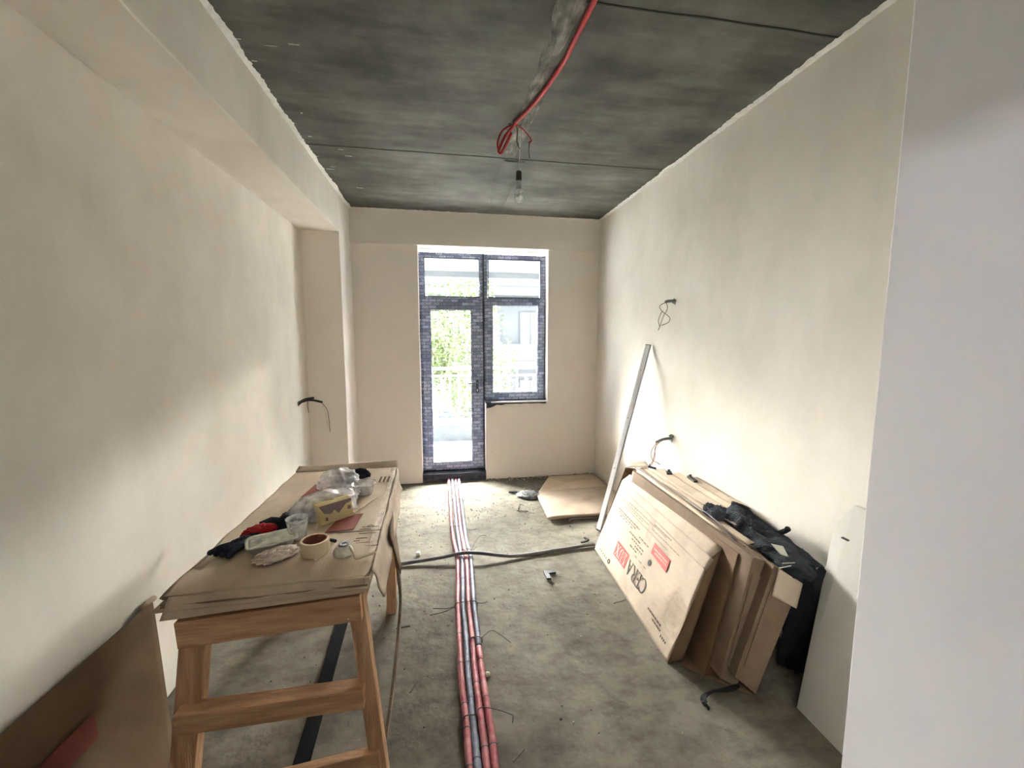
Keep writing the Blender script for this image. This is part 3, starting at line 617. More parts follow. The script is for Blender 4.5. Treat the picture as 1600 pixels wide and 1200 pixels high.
# clear tub
t = thing('plastic_tub', (-.372, 1.955, T0), 'clear plastic tub with dark contents near the far right of the table', 'tub')
def sq(a, bq, z, n=24):
    o = []
    for i in range(n):
        an = 2 * pi * i / n; c_, s_ = cos(an), sin(an); o.append((-.372 + a * math.copysign(abs(c_) ** .5, c_), 1.955 + bq * math.copysign(abs(s_) ** .5, s_), T0 + z))
    return o
g = Geo(); n = 24; rs = [sq(.036, .030, .001), sq(.038, .032, .003), sq(.048, .042, .052), sq(.054, .048, .053), sq(.054, .048, .050)]
for r_ in rs: g.V += r_
for j in range(len(rs) - 1):
    for i in range(n): g.F.append((j * n + i, j * n + (i + 1) % n, (j + 1) * n + (i + 1) % n, (j + 1) * n + i))
g.F.append(tuple(range(n))); g.make('tub', M['cup'], t, smooth=True, solid=.001)
blob('contents', (-.372, 1.955, T0 + .004), (.066, .054, .022), M['brown_bakelite'], t, amp=.15, seed=61)
Geo().bar((-.375, 1.735, T0 + .002), (-.305, 1.90, T0 + .003), .008, .003, (1, 0, 0)).make('wooden_stick', M['rope'], label='thin wooden stick lying beside the yellow carton', cat='stick')
Geo().tube([(-.405, 1.50, T0 + .005), (-.385, 1.485, T0 + .006)], .006, 8).make('pen_cap', M['black_plastic'], label='tiny black plastic cap behind the masking tape roll', cat='cap')

# ------------------------------------------------------------------ left foreground cardboard
def lc(p, u, v):   # bowed sheet leaning on the left wall
    return p + Vector((.012 * sin(pi * v), 0, 0)) * (.6 + .4 * u)
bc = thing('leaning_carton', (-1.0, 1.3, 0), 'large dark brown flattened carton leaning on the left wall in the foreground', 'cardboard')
sheet('carton_panel', [(-.93, .45, 0), (-.93, 1.43, 0), (-1.148, 1.745, .470), (-1.148, .45, .490)], M['card_shade'], bc, amp=.010, freq=3, nu=40, nv=24, th=.008, seed=17, extra=lc)
Geo().tube([(-1.150, 1.69, .478), (-1.150, 1.765, .474)], .010, 10).make('rolled_corner', M['card_mid'], bc, smooth=True)
def onlc(y, s):
    a = Vector((-.93, .45, 0)); b_ = Vector((-.93, 1.43, 0)); c_ = Vector((-1.148, 1.745, .470)); d_ = Vector((-1.148, .45, .490)); u = y
    return lc((a * (1 - u) + b_ * u) * (1 - s) + (d_ * (1 - u) + c_ * u) * s, u, s) + Vector((.012, 0, .006))
pts = [onlc(.55, .62), onlc(.90, .60), onlc(.93, .68), onlc(.90, .75), onlc(.55, .78)]
V, F = grid(lambda u, v: tuple(onlc(.40 + .34 * u, .62 + .12 * v + .02 * sin(u * 3))), 16, 6)
mk('red_bar', V, F, M['red_deep'], bc, solid=.0015)

# ------------------------------------------------------------------ right hand stack
P0 = Vector((1.01, 1.63, 0)); U = Vector((.05, 1.06, 0)); W = Vector((.195, 0, .497)); u1 = U.normalized(); w1 = W.normalized(); nf = u1.cross(w1).normalized()
if nf.x > 0: nf = -nf
def F0(s, t_, h=0.0): return P0 + u1 * s + w1 * t_ + nf * h
box = thing('tile_carton', (1.1, 2.15, 0), 'large pale tile carton leaning upside down at the front of the stack', 'box')
Lh, Wh = 1.062, .534
bk = Vector((.075, 0, .006)); bt = Vector((.058, 0, .040))
V = []; nu, nv = 60, 30
def face_fn(u, v):
    p = F0(u * Lh, v * Wh); dcr = math.exp(-((u - .06) ** 2 / .004 + (v - .34) ** 2 / .02))
    return tuple(p + nf * (-.018 * dcr + .008 * dcr * sin(v * 90) + .003 * noise.noise(Vector((u * 6, v * 4, 1)))))
Vf, Ff = grid(face_fn, nu, nv)
mk('front_panel', Vf, Ff, M['card_light'], box, smooth=True, solid=.005)
def pan(name, a, b_, c_, d_, mat, seed=0, amp=.003): return sheet(name, [a, b_, c_, d_], mat, box, amp=amp, nu=20, nv=5, th=.005, seed=seed)
pan('top_panel', F0(0, Wh), F0(Lh, Wh), F0(Lh, Wh) + bt, F0(0, Wh) + bt, M['card_light'], 2)
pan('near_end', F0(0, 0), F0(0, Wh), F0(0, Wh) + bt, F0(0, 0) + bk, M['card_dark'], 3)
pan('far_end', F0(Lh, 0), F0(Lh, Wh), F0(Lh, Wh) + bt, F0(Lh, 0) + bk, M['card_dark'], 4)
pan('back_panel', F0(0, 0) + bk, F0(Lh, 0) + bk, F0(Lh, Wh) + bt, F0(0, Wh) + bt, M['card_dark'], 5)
sheet('top_flap', [F0(-.02, Wh + .004, .004), F0(Lh * .98, Wh + .004, .004), F0(Lh * .98, Wh - .045, .007), F0(-.01, Wh - .060, .009)], M['card_light'], box, amp=.002, nu=40, nv=6, th=.004, seed=9)
# the front print, upside down: reads from the near end towards the far end
X_ = u1; Y_ = -w1
def glyph(ch):   # serif capitals drawn as polygons in a unit-high cell: (polygons, width)
    P_ = []; q = lambda *a: P_.append(list(a)); st = .11; th_ = .045
    def rc(x0, y0, x1, y1): q((x0, y0), (x1, y0), (x1, y1), (x0, y1))
    def arc(cx, cy, rx, ry, a0, a1, w0, n=18):
        for i in range(n):
            A, B_ = radians(a0 + (a1 - a0) * i / n), radians(a0 + (a1 - a0) * (i + 1) / n); wa, wb2 = w0 * (.3 + .7 * abs(cos(A))), w0 * (.3 + .7 * abs(cos(B_)))
            q((cx + rx * cos(A), cy + ry * sin(A)), (cx + rx * cos(B_), cy + ry * sin(B_)), (cx + (rx - wb2) * cos(B_), cy + (ry - wb2) * sin(B_)), (cx + (rx - wa) * cos(A), cy + (ry - wa) * sin(A)))
    if ch == 'C': arc(.45, .5, .43, .5, 45, 315, .12, 26); rc(.74, .70, .775, .95); rc(.74, .05, .775, .30); return P_, .84
    if ch == 'E': rc(.10, 0, .10 + st, 1); rc(0, 0, .58, th_); rc(0, 1 - th_, .56, 1); rc(.2, .49, .46, .535); rc(.545, 0, .58, .24); rc(.525, .78, .56, 1); rc(.44, .42, .465, .61); return P_, .66
    if ch == 'R': rc(.10, 0, .10 + st, 1); rc(0, 0, .31, .035); rc(0, 1 - .035, .36, 1); arc(.34, .745, .27, .255, -90, 90, .11, 14); rc(.2, .49, .36, .53); q((.34, .50), (.46, .50), (.78, 0), (.64, 0)); rc(.62, 0, .84, .035); return P_, .82
    if ch == 'A': q((.40, 1), (.46, .93), (.17, 0), (.11, 0)); q((.37, 1), (.48, 1), (.80, 0), (.66, 0)); rc(.24, .30, .62, .345); rc(0, 0, .28, .035); rc(.56, 0, .90, .035); return P_, .90
    if ch == 'L': rc(.10, 0, .10 + st, 1); rc(0, 0, .58, th_); rc(0, .965, .31, 1); rc(.545, 0, .58, .26); return P_, .62
    if ch == 'U': rc(.10, .32, .10 + st, 1); rc(.62, .32, .665, 1); arc(.3825, .33, .2825, .33, 180, 360, .10, 16); rc(0, .965, .31, 1); rc(.52, .965, .76, 1); return P_, .80
    if ch == 'X': q((.06, 1), (.20, 1), (.72, 0), (.58, 0)); q((.60, 1), (.65, 1), (.15, 0), (.10, 0)); rc(0, .965, .28, 1); rc(.50, .965, .74, 1); rc(0, 0, .26, .035); rc(.50, 0, .78, .035); return P_, .78
def serif(txt, s0, t0, hgt, h0, mat, stretch=1.0):
    s_ = s0
    for ch in txt:
        P_, wd = glyph(ch); g = Geo()
        for poly in P_:
            a = [F0(s_ + x * hgt * stretch, t0 - y * hgt, h0) for x, y in poly]; g.prism(a, [p + nf * .001 for p in a])
        g.make('letter', mat, box); s_ += wd * hgt * stretch
serif('CERA', .352, .185, .082, .0045, M['ink'], .95)
b1 = [F0(.615, .108, .002), F0(.800, .108, .002), F0(.800, .200, .002), F0(.615, .200, .002)]
Geo().prism(b1, [p + nf * .003 for p in b1]).make('red_label', M['red_print'], box)
serif('LUX', .630, .188, .068, .0062, M['pale_print'], 1.05)
b2 = [F0(.248, .310, .002), F0(.430, .322, .002), F0(.428, .382, .002), F0(.250, .376, .002)]
Geo().prism(b2, [p + nf * .003 for p in b2]).make('red_label', M['red_print'], box)
b3 = [F0(.240, .335, .002), F0(.262, .335, .002), F0(.262, .300, .002), F0(.240, .300, .002)]
g = Geo()
rnd = random.Random(5)
for t_ in (.335, .352):
    s = .265
    while s < .40:
        l = rnd.uniform(.008, .02); q = [F0(s, t_, .0045), F0(s + l, t_ + .001, .0045), F0(s + l, t_ + .007, .0045), F0(s, t_ + .006, .0045)]
        g.prism(q, [p + nf * .001 for p in q]); s += l + .005
g.make('fine_print', M['pale_print'], box, kind='stuff')
# round hand hole
hc = F0(.406, .272, .0035); c0 = [hc + u1 * cos(a * pi / 10) * .017 + w1 * sin(a * pi / 10) * .017 for a in range(20)]
Geo().prism(c0, [p + nf * .0015 for p in c0]).make('hand_hole', M['black_plastic'], box)
def lines(name, rows, mat, seed):
    rnd = random.Random(seed); g = Geo()
    for s0, s1, t_, hgt, gap in rows:
        s = s0
        while s < s1:
            l = min(rnd.uniform(.010, .035), s1 - s + .002)
            q = [F0(s, t_, .0042), F0(s + l, t_, .0042), F0(s + l, t_ + hgt, .0042), F0(s, t_ + hgt, .0042)]; g.prism(q, [p + nf * .0008 for p in q]); s += l + gap
    g.make(name, mat, box, kind='stuff')
lines('small_print', [(.62, .95, .365, .006, .006), (.66, .93, .350, .005, .007), (.56, .72, .305, .007, .008), (.50, .66, .285, .006, .01), (.50, .60, .265, .007, .01), (.56, .66, .245, .007, .01), (.70, .92, .335, .005, .02), (.47, .6, .33, .006, .01), (.42, .56, .225, .004, .03)], M['ink_soft'], 1)
lines('small_print', [(.55, .95, .432, .003, .003), (.35, .85, .452, .003, .003), (.30, .90, .405, .002, .002), (.20, .50, .43, .003, .006), (.62, .88, .42, .003, .01), (.3, .5, .46, .004, .004), (.72, .95, .445, .003, .008)], M['ink_soft'], 2)
lines('handling_print', [(.13, .27, .085, .010, .004), (.12, .21, .066, .009, .004)], M['ink_soft'], 3)
for s in (.10, .085, .07, .055): Geo().prism([F0(s, .05, .004), F0(s + .008, .05, .004), F0(s + .008, .062, .004), F0(s, .062, .004)], [F0(s, .05, .005), F0(s + .008, .05, .005), F0(s + .008, .062, .005), F0(s, .062, .005)]).make('handling_mark', M['ink_soft'], box)
for i, s in enumerate((.98, .95, .92, .89, .86)): Geo().prism([F0(s, .036, .004), F0(s + .009, .036, .004), F0(s + .009, .046, .004), F0(s, .046, .004)], [F0(s, .036, .005), F0(s + .009, .036, .005), F0(s + .009, .046, .005), F0(s, .046, .005)]).make('dot', M['ink'], box)
rg = [F0(.815 + .013 * cos(a * pi / 8), .044 + .013 * sin(a * pi / 8), .005) for a in range(17)]; Geo().tube(rg, .0028, 5, False).make('print_ring', M['ink'], box)
sheet('packing_tape', [F0(.0, .27, .003), F0(.12, .29, .004), F0(.14, .12, .005), F0(.01, .10, .003)], M['clear_tape'], box, amp=.006, freq=22, nu=16, nv=24, th=.0006, seed=6)
sheet('packing_tape', [F0(.50, Wh, .009), F0(.56, Wh, .009), F0(.53, .36, .006), F0(.47, .36, .006)], M['clear_tape'], box, amp=.002, nu=6, nv=16, th=.0006, seed=7)

# boxes behind it: cross sections (x,z) at the near and far ends
def leanbox(name, yn, yf, sec, shift, mat, lab, flap=None, wb_=.0):
    th = thing(name, (sec[0][0], (yn + yf) / 2, 0), lab, 'box')
    near = [(x, yn, z) for x, z in sec]; far = [(x + shift[0], yf, z + shift[1]) for x, z in sec]
    Geo().prism(near, far).make('carton', mat, th, bevel=.003)
    # recessed end flap seam and edge tape
    c = Vector(near[0]); e = Vector(near[1]); f = Vector(near[2]); h = Vector(near[3])
    q = [c * .88 + f * .12, e * .88 + h * .12, f * .88 + c * .12, h * .88 + e * .12]
    q = [p + Vector((0, -.003, 0)) for p in q]; Geo().prism(q, [p + Vector((0, -.003, 0)) for p in q]).make('end_flap', mat, th)
    return th, near, far
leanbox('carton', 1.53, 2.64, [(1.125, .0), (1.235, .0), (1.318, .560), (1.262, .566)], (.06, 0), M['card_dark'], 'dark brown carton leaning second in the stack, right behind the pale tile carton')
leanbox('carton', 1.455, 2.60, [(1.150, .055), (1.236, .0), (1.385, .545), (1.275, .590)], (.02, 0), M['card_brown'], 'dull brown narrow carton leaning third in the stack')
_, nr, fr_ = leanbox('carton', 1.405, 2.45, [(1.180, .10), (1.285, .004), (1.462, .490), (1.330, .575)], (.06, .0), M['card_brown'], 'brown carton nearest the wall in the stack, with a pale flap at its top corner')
fl = sheet('top_corner_flap', [(1.345, 1.398, .565), (1.462, 1.398, .490), (1.435, 1.392, .385), (1.315, 1.392, .455)], M['card_light'], _, amp=.004, nu=8, nv=8, seed=3)
sheet('cardboard_piece', [(1.06, 1.60, .004), (1.27, 1.40, .004), (1.30, 1.60, .006), (1.12, 1.72, .006)], M['card_dark'], None, amp=.004, nu=10, nv=8, th=.006, seed=3, label='dark cardboard piece flat on the floor under the near end of the stack', cat='cardboard')
# flat sheets standing in the gaps, edges seen from above
for i in range(9):
    xt = 1.285 + i * .034; zt = .560 + .014 * ((i * 5) % 3) - .004 * i; yn = 1.62 + .03 * ((i * 7) % 4); yf = 2.66 + .03 * ((i * 3) % 3)
    if i > 3: yn = 1.80 + .03 * (i % 3); yf = 2.62 - .10 * (i - 4) * .4
    xb = 1.235 + i * .028
    sheet('cardboard_sheet', [(xb, yn, .002), (xb + .01, yf, .002), (xt + .03, yf, zt + .01), (xt, yn, zt)], M[('card_mid', 'card', 'card_light')[i % 3]], None, amp=.008, freq=4, nu=24, nv=6, th=.007, seed=40 + i,
          label='flattened cardboard sheet standing on edge among others between the tile carton and the wall', cat='cardboard', group='flattened sheets leaning on the right wall')
# widths of wall side sheets lying over the top, sloping
for i, (x0, x1, y0, y1, z0) in enumerate(((1.415, 1.50, 1.75, 2.60, .588), (1.49, 1.565, 1.85, 2.52, .584), (1.55, 1.625, 1.90, 2.40, .590))):
    sheet('cardboard_strip', [(x0, y0, z0 - .006), (x0 + .02, y1, z0), (x1 + .015, y1, z0 + .008), (x1, y0, z0 + .004)], M[('card_light', 'card', 'card_light')[i]], None, amp=.005, freq=6, nu=30, nv=5, th=.005, seed=70 + i,
          label=('pale cardboard strip folded over the stack top, farthest from the wall', 'brown cardboard strip along the middle of the stack top', 'pale cardboard strip on the stack top, against the wall')[i], cat='cardboard')
for i, (x0, x1, z0) in enumerate(((1.31, 1.345, .572), (1.345, 1.385, .576), (1.385, 1.42, .580))):
    sheet('cardboard_strip', [(x0 - .02, 1.60, z0 - .02), (x0 + .025, 2.70, z0 - .006), (x1 + .02, 2.70, z0), (x1 - .02, 1.60, z0 - .012)], M[('card_dark', 'card_mid', 'card')[i]], None, amp=.006, freq=6, nu=30, nv=4, th=.003, seed=80 + i,
          label=('dark', 'dull brown', 'kraft brown')[i] + ' cardboard lip running along the stack behind the tile carton', cat='cardboard')
g = Geo(); g.tube(spline([(1.33, 2.66, .60), (1.36, 2.2, .597), (1.345, 1.8, .592), (1.33, 1.6, .565), (1.40, 1.55, .575)], 8), .004, 6)
g.make('black_strap', M['black_plastic'], smooth=True, label='thin black strap lying along the top of the carton stack', cat='strap')
for (x, y, z, sx, sy, r_, lab) in ((1.50, 2.50, .600, .035, .055, .4, 'small black plastic clip on the far end of the stack top'), (1.58, 2.36, .602, .028, .10, .15, 'black plastic bar lying on the stack top against the wall'), (1.44, 2.62, .604, .012, .06, -.5, 'thin black plastic sliver at the far end of the stack top')):
    g = Geo(); a = Vector((x, y, z)); d = Vector((sin(r_), cos(r_), 0)) * sy / 2; g.bar(a - d, a + d, sx, .014, (1, 0, 0)); g.bar(a + d * .6, a + d * .6 + Vector((.0, 0, .020)), sx * .5, .010)
    g.make('plastic_clip', M['black_plastic'], label=lab, cat='clip', bevel=.002)
# far end: dark side board behind the aluminium rule
sheet('brown_board', [(1.085, 2.735, 0), (1.14, 2.73, 0), (1.375, 2.735, .565), (1.300, 2.745, .572)], M['card_dark'], None, amp=.002, nu=6, nv=8, th=.008, seed=90, label='dark brown board leaning at the far end of the carton stack', cat='board')
sheet('pale_corner_flap', [(1.30, 2.72, .582), (1.34, 2.80, .590), (1.47, 2.78, .600), (1.45, 2.68, .592)], M['card_light'], None, amp=.006, nu=8, nv=8, th=.004, seed=91, label='pale cardboard flap sticking out at the far top corner of the stack', cat='cardboard')
# jacket thrown over the near end
jk = thing('jacket', (1.47, 1.65, .56), 'dark grey jacket thrown over the near end of the carton stack', 'jacket')
def jfn(u, v):
    y = 1.86 - .42 * u; x = 1.395 + .165 * v + .05 * u
    prof = (sin(pi * min(1, v * 1.02)) ** .7 if v < 1 else 0)
    z = .535 + .075 * prof * (1 - .65 * u) + .05 * v * (1 - u) - .03 * u
    n_ = noise.noise(Vector((x * 17, y * 8, 3))); n2 = 1 - 2 * abs(noise.noise(Vector((x * 26 + y * 13, y * 12, 9))))
    z += .026 * n_ + .018 * n2
    x += .016 * noise.noise(Vector((v * 4, u * 7, 5))); y += .020 * noise.noise(Vector((v * 6, u * 3, 15)))
    return (x, y, z)
V, F = grid(jfn, 60, 36); mk('body', V, F, M['jacket'], jk, smooth=True, solid=.008)
blob('sleeve', (1.425, 1.885, .555), (.10, .12, .075), M['knit'], jk, amp=.35, freq=3.4, seed=77, rot=.4)
blob('collar', (1.405, 1.925, .56), (.05, .09, .07), M['black_cloth'], jk, amp=.3, seed=79)
def hfn(u, v):
    y = 1.50 - .20 * u; x = 1.45 + .10 * u + .02 * sin(v * 3); z = .555 - .35 * v * (.55 + .45 * u) - .03 * u
    return (x + .016 * noise.noise(Vector((y * 20, z * 6, 1))), y + .01 * noise.noise(Vector((z * 9, 2, y * 9))), z)
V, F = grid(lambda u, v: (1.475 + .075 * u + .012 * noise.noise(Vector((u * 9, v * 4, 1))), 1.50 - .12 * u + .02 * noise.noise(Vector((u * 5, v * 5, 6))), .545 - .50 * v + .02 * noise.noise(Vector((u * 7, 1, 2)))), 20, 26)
mk('shade_sheet', V, F, M['black_cloth'], jk, smooth=True, solid=.010)  # black sheet standing in for the deep shadow beside the cartons
blob('hem', (1.475, 1.485, .520), (.13, .22, .045), M['jacket'], jk, amp=.35, seed=83, rot=-.2, nu=48, nv=24)
Geo().tube(spline([(1.60, 1.68, .56), (1.615, 1.655, .585), (1.61, 1.64, .60)], 5), [.012] * 10 + [.014], 8).make('toggle', M['black_cloth'], jk, smooth=True)
sheet('care_label', [(1.435, 1.545, .590), (1.470, 1.515, .590), (1.468, 1.480, .560), (1.445, 1.500, .562)], M['off_white'], jk, amp=.004, nu=6, nv=6, th=.001, seed=5)
Geo().tube([(1.455, 1.43, .553), (1.375, 1.432, .545)], .0022, 6).make('drawstring', M['off_white'], jk)
Geo().tube([(1.455, 1.435, .560), (1.400, 1.44, .560)], .0018, 6).make('drawstring', M['off_white'], jk)
# black rubber strip on the floor in front
g = Geo(); pts = spline([(1.045, 1.375, .004), (1.05, 1.42, .010), (1.10, 1.435, .018), (1.17, 1.43, .022), (1.225, 1.44, .02), (1.24, 1.46, .012)], 6)
for i in range(len(pts) - 1): g.bar(pts[i], pts[i + 1], .016 + .008 * sin(i * .4), .006, (0, 1, 0))
g.make('rubber_scrap', M['black_plastic'], label='curled black rubber scrap on the floor at the near end of the stack', cat='scrap')
# white board leaning on the right wall, near
wbd = thing('white_board', (1.5, 1.0, 0), 'white door sized board leaning on the right wall behind the near wall corner', 'board')
Geo().prism([(1.405, 1.325, 0), (1.405, .87, 0), (1.636, .90, .83), (1.636, 1.36, .83), (1.612, 1.415, .72)], [(1.427, 1.325, 0), (1.427, .87, 0), (1.656, .90, .83), (1.656, 1.36, .83), (1.634, 1.415, .72)]).make('panel', M['board'], wbd, bevel=.002)
Geo().box(1.590, 1.604, 1.335, 1.362, .694, .699).make('lock_slot', M['ink'], wbd)

# ------------------------------------------------------------------ aluminium rule
ar = thing('straightedge_rule', (1.193, 2.96, 0), 'long white aluminium plasterer rule leaning against the right wall', 'rule')
A0 = Vector((1.190, 2.955, .006)); A1 = Vector((1.634, 3.105, 1.455))
Geo().bar(A0, A1, .040, .018, (.47, -.86, -.16)).make('profile', M['alu'], ar, bevel=.002)
dd = (A1 - A0).normalized(); sd = (Vector((.47, -.86, -.16)) - dd * Vector((.47, -.86, -.16)).dot(dd)).normalized()
Geo().bar(A0 + sd * .022, A1 + sd * .022, .004, .014, (.47, -.86, -.16)).make('side_groove', M['alu_side'], ar)
Geo().bar(A0 - dd * .002, A0 + dd * .006, .042, .020, (.47, -.86, -.16)).make('end_cap', M['black_plastic'], ar)
Geo().bar(A1 - dd * .004, A1 + dd * .002, .042, .020, (.47, -.86, -.16)).make('end_cap', M['alu_side'], ar)
vn = dd.cross(sd).normalized()
if vn.y > 0: vn = -vn
for f_ in (.33, .60, .86): 
    q = A0 + (A1 - A0) * f_ + vn * .0095; Geo().bar(q, q + vn * .001, .007, .007).make('rivet', M['wire'], ar)

# ------------------------------------------------------------------ sheets, bag and litter on the far floor
pb = thing('flattened_carton', (1.2, 3.45, 0), 'flat pinkish cardboard panel on the floor in the far right corner', 'cardboard')
sheet('upper_sheet', [(.838, 3.175, .030), (1.60, 3.185, .040), (1.62, 3.80, .028), (.872, 3.76, .024)], M['card_light'], pb, amp=.008, freq=3, nu=30, nv=24, th=.018, seed=101)
sheet('lower_sheet', [(.86, 3.20, .008), (1.60, 3.22, .010), (1.62, 3.74, .008), (.90, 3.72, .006)], M['card_mid'], pb, amp=.003, nu=16, nv=12, th=.008, seed=102)
sheet('flattened_carton', [(.90, 3.80, .018), (1.63, 3.82, .020), (1.63, 4.22, .022), (1.12, 4.22, .018)], M['card'], None, amp=.012, freq=4, nu=24, nv=16, th=.008, seed=103, label='dusty cardboard panel on the floor behind the pinkish one, against the back wall', cat='cardboard')
Geo().tube(spline([(1.00, 3.13, .008), (1.05, 3.17, .016), (1.25, 3.16, .014), (1.35, 3.18, .012)], 6), .009, 8).make('bent_rod', M['wire'], smooth=True, label='short bent rod sticking out under the pinkish cardboard panel', cat='rod')
blob('film_bundle', (.800, 3.745, 0), (.19, .13, .055), M['foil'], None, amp=.45, freq=3.2, seed=111, rot=-.25, nu=56, nv=30, label='crumpled grey plastic film bundle on the floor near the far cardboard', cat='plastic film')
def ell(name, p, l1, l2, wd, rot, lab):
    g = Geo(); c = Vector(p); a = Vector((cos(rot), sin(rot), 0)); b_ = Vector((-sin(rot), cos(rot), 0))
    g.bar(c, c + a * l1, wd, .012, b_[:]); g.bar(c + a * wd * .4, c + a * wd * .4 - b_ * l2, wd, .012, a[:])
    return g.make(name, M['black_plastic'], label=lab, cat='bracket', bevel=.002)
ell('angle_bracket', (.620, 2.435, .010), .075, .07, .030, .05, 'black L shaped plastic corner piece on the middle of the floor')
ell('angle_bracket', (.705, 3.86, .010), -.085, .06, .026, -.1, 'black L shaped plastic piece beside the grey film bundle')
ell('angle_bracket', (1.045, 2.80, .010), -.06, -.05, .016, .3, 'black angle piece on the floor at the foot of the tile carton')
g = Geo(); tri = [(.625, 3.43, .005), (.715, 3.405, .005), (.705, 3.52, .007), (.672, 3.575, .006), (.625, 3.43, .005)]
for i in range(4): g.tube([tri[i], tri[i + 1]], .004, 6)
g.make('wire_triangle', M['wire'], label='bent wire triangle on the floor between the pipes and the film bundle', cat='wire')

# ------------------------------------------------------------------ insulated pipes
RED1 = [(.047, 4.257), (.050, 3.609), (.052, 3.217), (.058, 2.961), (.076, 2.76), (.079, 2.642), (.071, 2.386), (.062, 2.174), (.060, 1.94), (.059, 1.812), (.059, 1.63), (.066, 1.491), (.068, 1.299), (.07, .5)]
BLUE1 = [(.083, 4.251), (.090, 3.439), (.092, 3.153), (.100, 2.843), (.108, 2.637), (.100, 2.381), (.091, 2.169), (.092, 1.981), (.090, 1.807), (.090, 1.546), (.096, 1.294), (.10, .5)]
RED2 = [(.118, 4.244), (.120, 3.498), (.121, 3.097), (.132, 2.814), (.137, 2.633), (.129, 2.348), (.122, 2.139), (.123, 1.952), (.121, 1.853), (.120, 1.706), (.122, 1.54), (.127, 1.401), (.128, 1.289), (.13, .5)]
BLUE2 = [(.152, 4.225), (.151, 3.494), (.153, 2.926), (.164, 2.746), (.166, 2.594), (.158, 2.344), (.153, 2.198), (.152, 2.011), (.150, 1.849)]
RED3 = [(.150, 1.849), (.150, 1.739), (.152, 1.615), (.156, 1.498), (.160, 1.364), (.158, 1.284), (.16, .5)]
def pipe(name, path, mat, lab, seed, grp=None, r=.0145):
    th = thing(name, (path[0][0], path[0][1], 0), lab, 'pipe', grp)
    if path[0][1] > 4.2: path = [(path[0][0], D + .05)] + path
    rnd = random.Random(seed)
    pts = spline([(x, y, .020 + .003 * noise.noise(Vector((y * 4, seed, 0)))) for x, y in path], 14)
    rads = []; n = len(pts)
    # resample evenly so the segments and pinches read
    out = [pts[0]]; 
    for p in pts[1:]:
        while (p - out[-1]).length > .012: out.append(out[-1] + (p - out[-1]).normalized() * .012)
    nxt = rnd.uniform(.03, .12); acc = 0
    for i, p in enumerate(out):
        acc += .012; k = 1.0 + .05 * noise.noise(p * 40)
        if acc > nxt: k = .84; acc = 0; nxt = rnd.uniform(.05, .13)
        rads.append(r * k)
    Geo().tube(out, rads, 12).make('foam_sleeve', mat, th, smooth=True)
    # printed join rings on the foil every few decimetres
    q = rnd.uniform(.05, .15); L_ = 0
    for i in range(1, len(out) - 2):
        L_ += .012
        if L_ > q:
            L_ = 0; q = rnd.uniform(.10, .28); a = out[i]; b_ = out[i + 1]; Geo().tube([a, a + (b_ - a) * .5], r * 1.06, 12, False).make('join_ring', M['violet_cloth'], th, smooth=True)
    return th
pr = [pipe('insulated_pipe', RED1, M['red_pipe'], 'pinkish red insulated pipe on the floor, leftmost of the bundle', 1),
      pipe('insulated_pipe', BLUE1, M['blue_pipe'], 'blue grey insulated pipe between the two long red ones', 2),
      pipe('insulated_pipe', RED2, M['red_pipe'], 'red insulated pipe third from the left in the bundle', 3),
      pipe('insulated_pipe', BLUE2, M['blue_pipe'], 'blue grey insulated pipe at the right edge of the bundle, far half', 4),
      pipe('insulated_pipe', RED3, M['red_pipe'], 'red insulated pipe at the right edge of the bundle, near half', 5)]
def tie(y, x0, x1, tail, lab):
    th = thing('tie_wire', ((x0 + x1) / 2, y, .0), lab, 'wire')
    pts = [(x0 - .016, y, .004), (x0 - .014, y, .024), (x0, y, .0375), ((x0 + x1) / 2, y + .002, .0385), (x1, y, .0375), (x1 + .014, y, .024), (x1 + .016, y, .004)]
    Geo().tube(spline(pts, 5), .0022, 6).make('loop', M['wire'], th, smooth=True)
    for tl in tail: Geo().tube(spline(tl, 6), .0018, 5).make('tail', M['wire'], th, smooth=True)
tie(3.70, .047, .152, [[(.165, 3.70, .02), (.23, 3.70, .035), (.29, 3.705, .02), (.33, 3.68, .012)]], 'thin tie wire round the pipe bundle, the farthest one')
tie(3.15, .052, .10, [[(.16, 3.14, .02), (.19, 3.12, .01), (.245, 3.13, .008)]], 'dark tie wire arched over the left two pipes before the bend')
tie(2.77, .12, .165, [[(.18, 2.76, .02), (.20, 2.81, .05), (.25, 2.90, .06), (.30, 2.93, .05)], [(.18, 2.76, .02), (.21, 2.80, .03), (.22, 2.84, .03)]], 'tie wire with a long curved tail just beyond the grey conduit')
tie(2.185, .060, .155, [[(.045, 2.18, .02), (.0, 2.185, .01), (-.075, 2.195, .012)], [(.045, 2.18, .02), (-.01, 2.165, .006), (-.09, 2.15, .005)], [(.17, 2.20, .015), (.20, 2.20, .008), (.23, 2.21, .008)]], 'tie wire with double tail to the left, midway along the pipes')
tie(1.90, .120, .155, [[(.17, 1.90, .03), (.22, 1.93, .04), (.27, 1.91, .02), (.31, 1.87, .008)]], 'tie wire with an arched tail where the right pipe turns red')
tie(1.475, .060, .098, [[(.10, 1.475, .04), (.13, 1.49, .05), (.20, 1.47, .045), (.25, 1.455, .03)], [(.25, 1.455, .03), (.245, 1.44, .012)]], 'tie wire with a bent tail, nearest the camera')
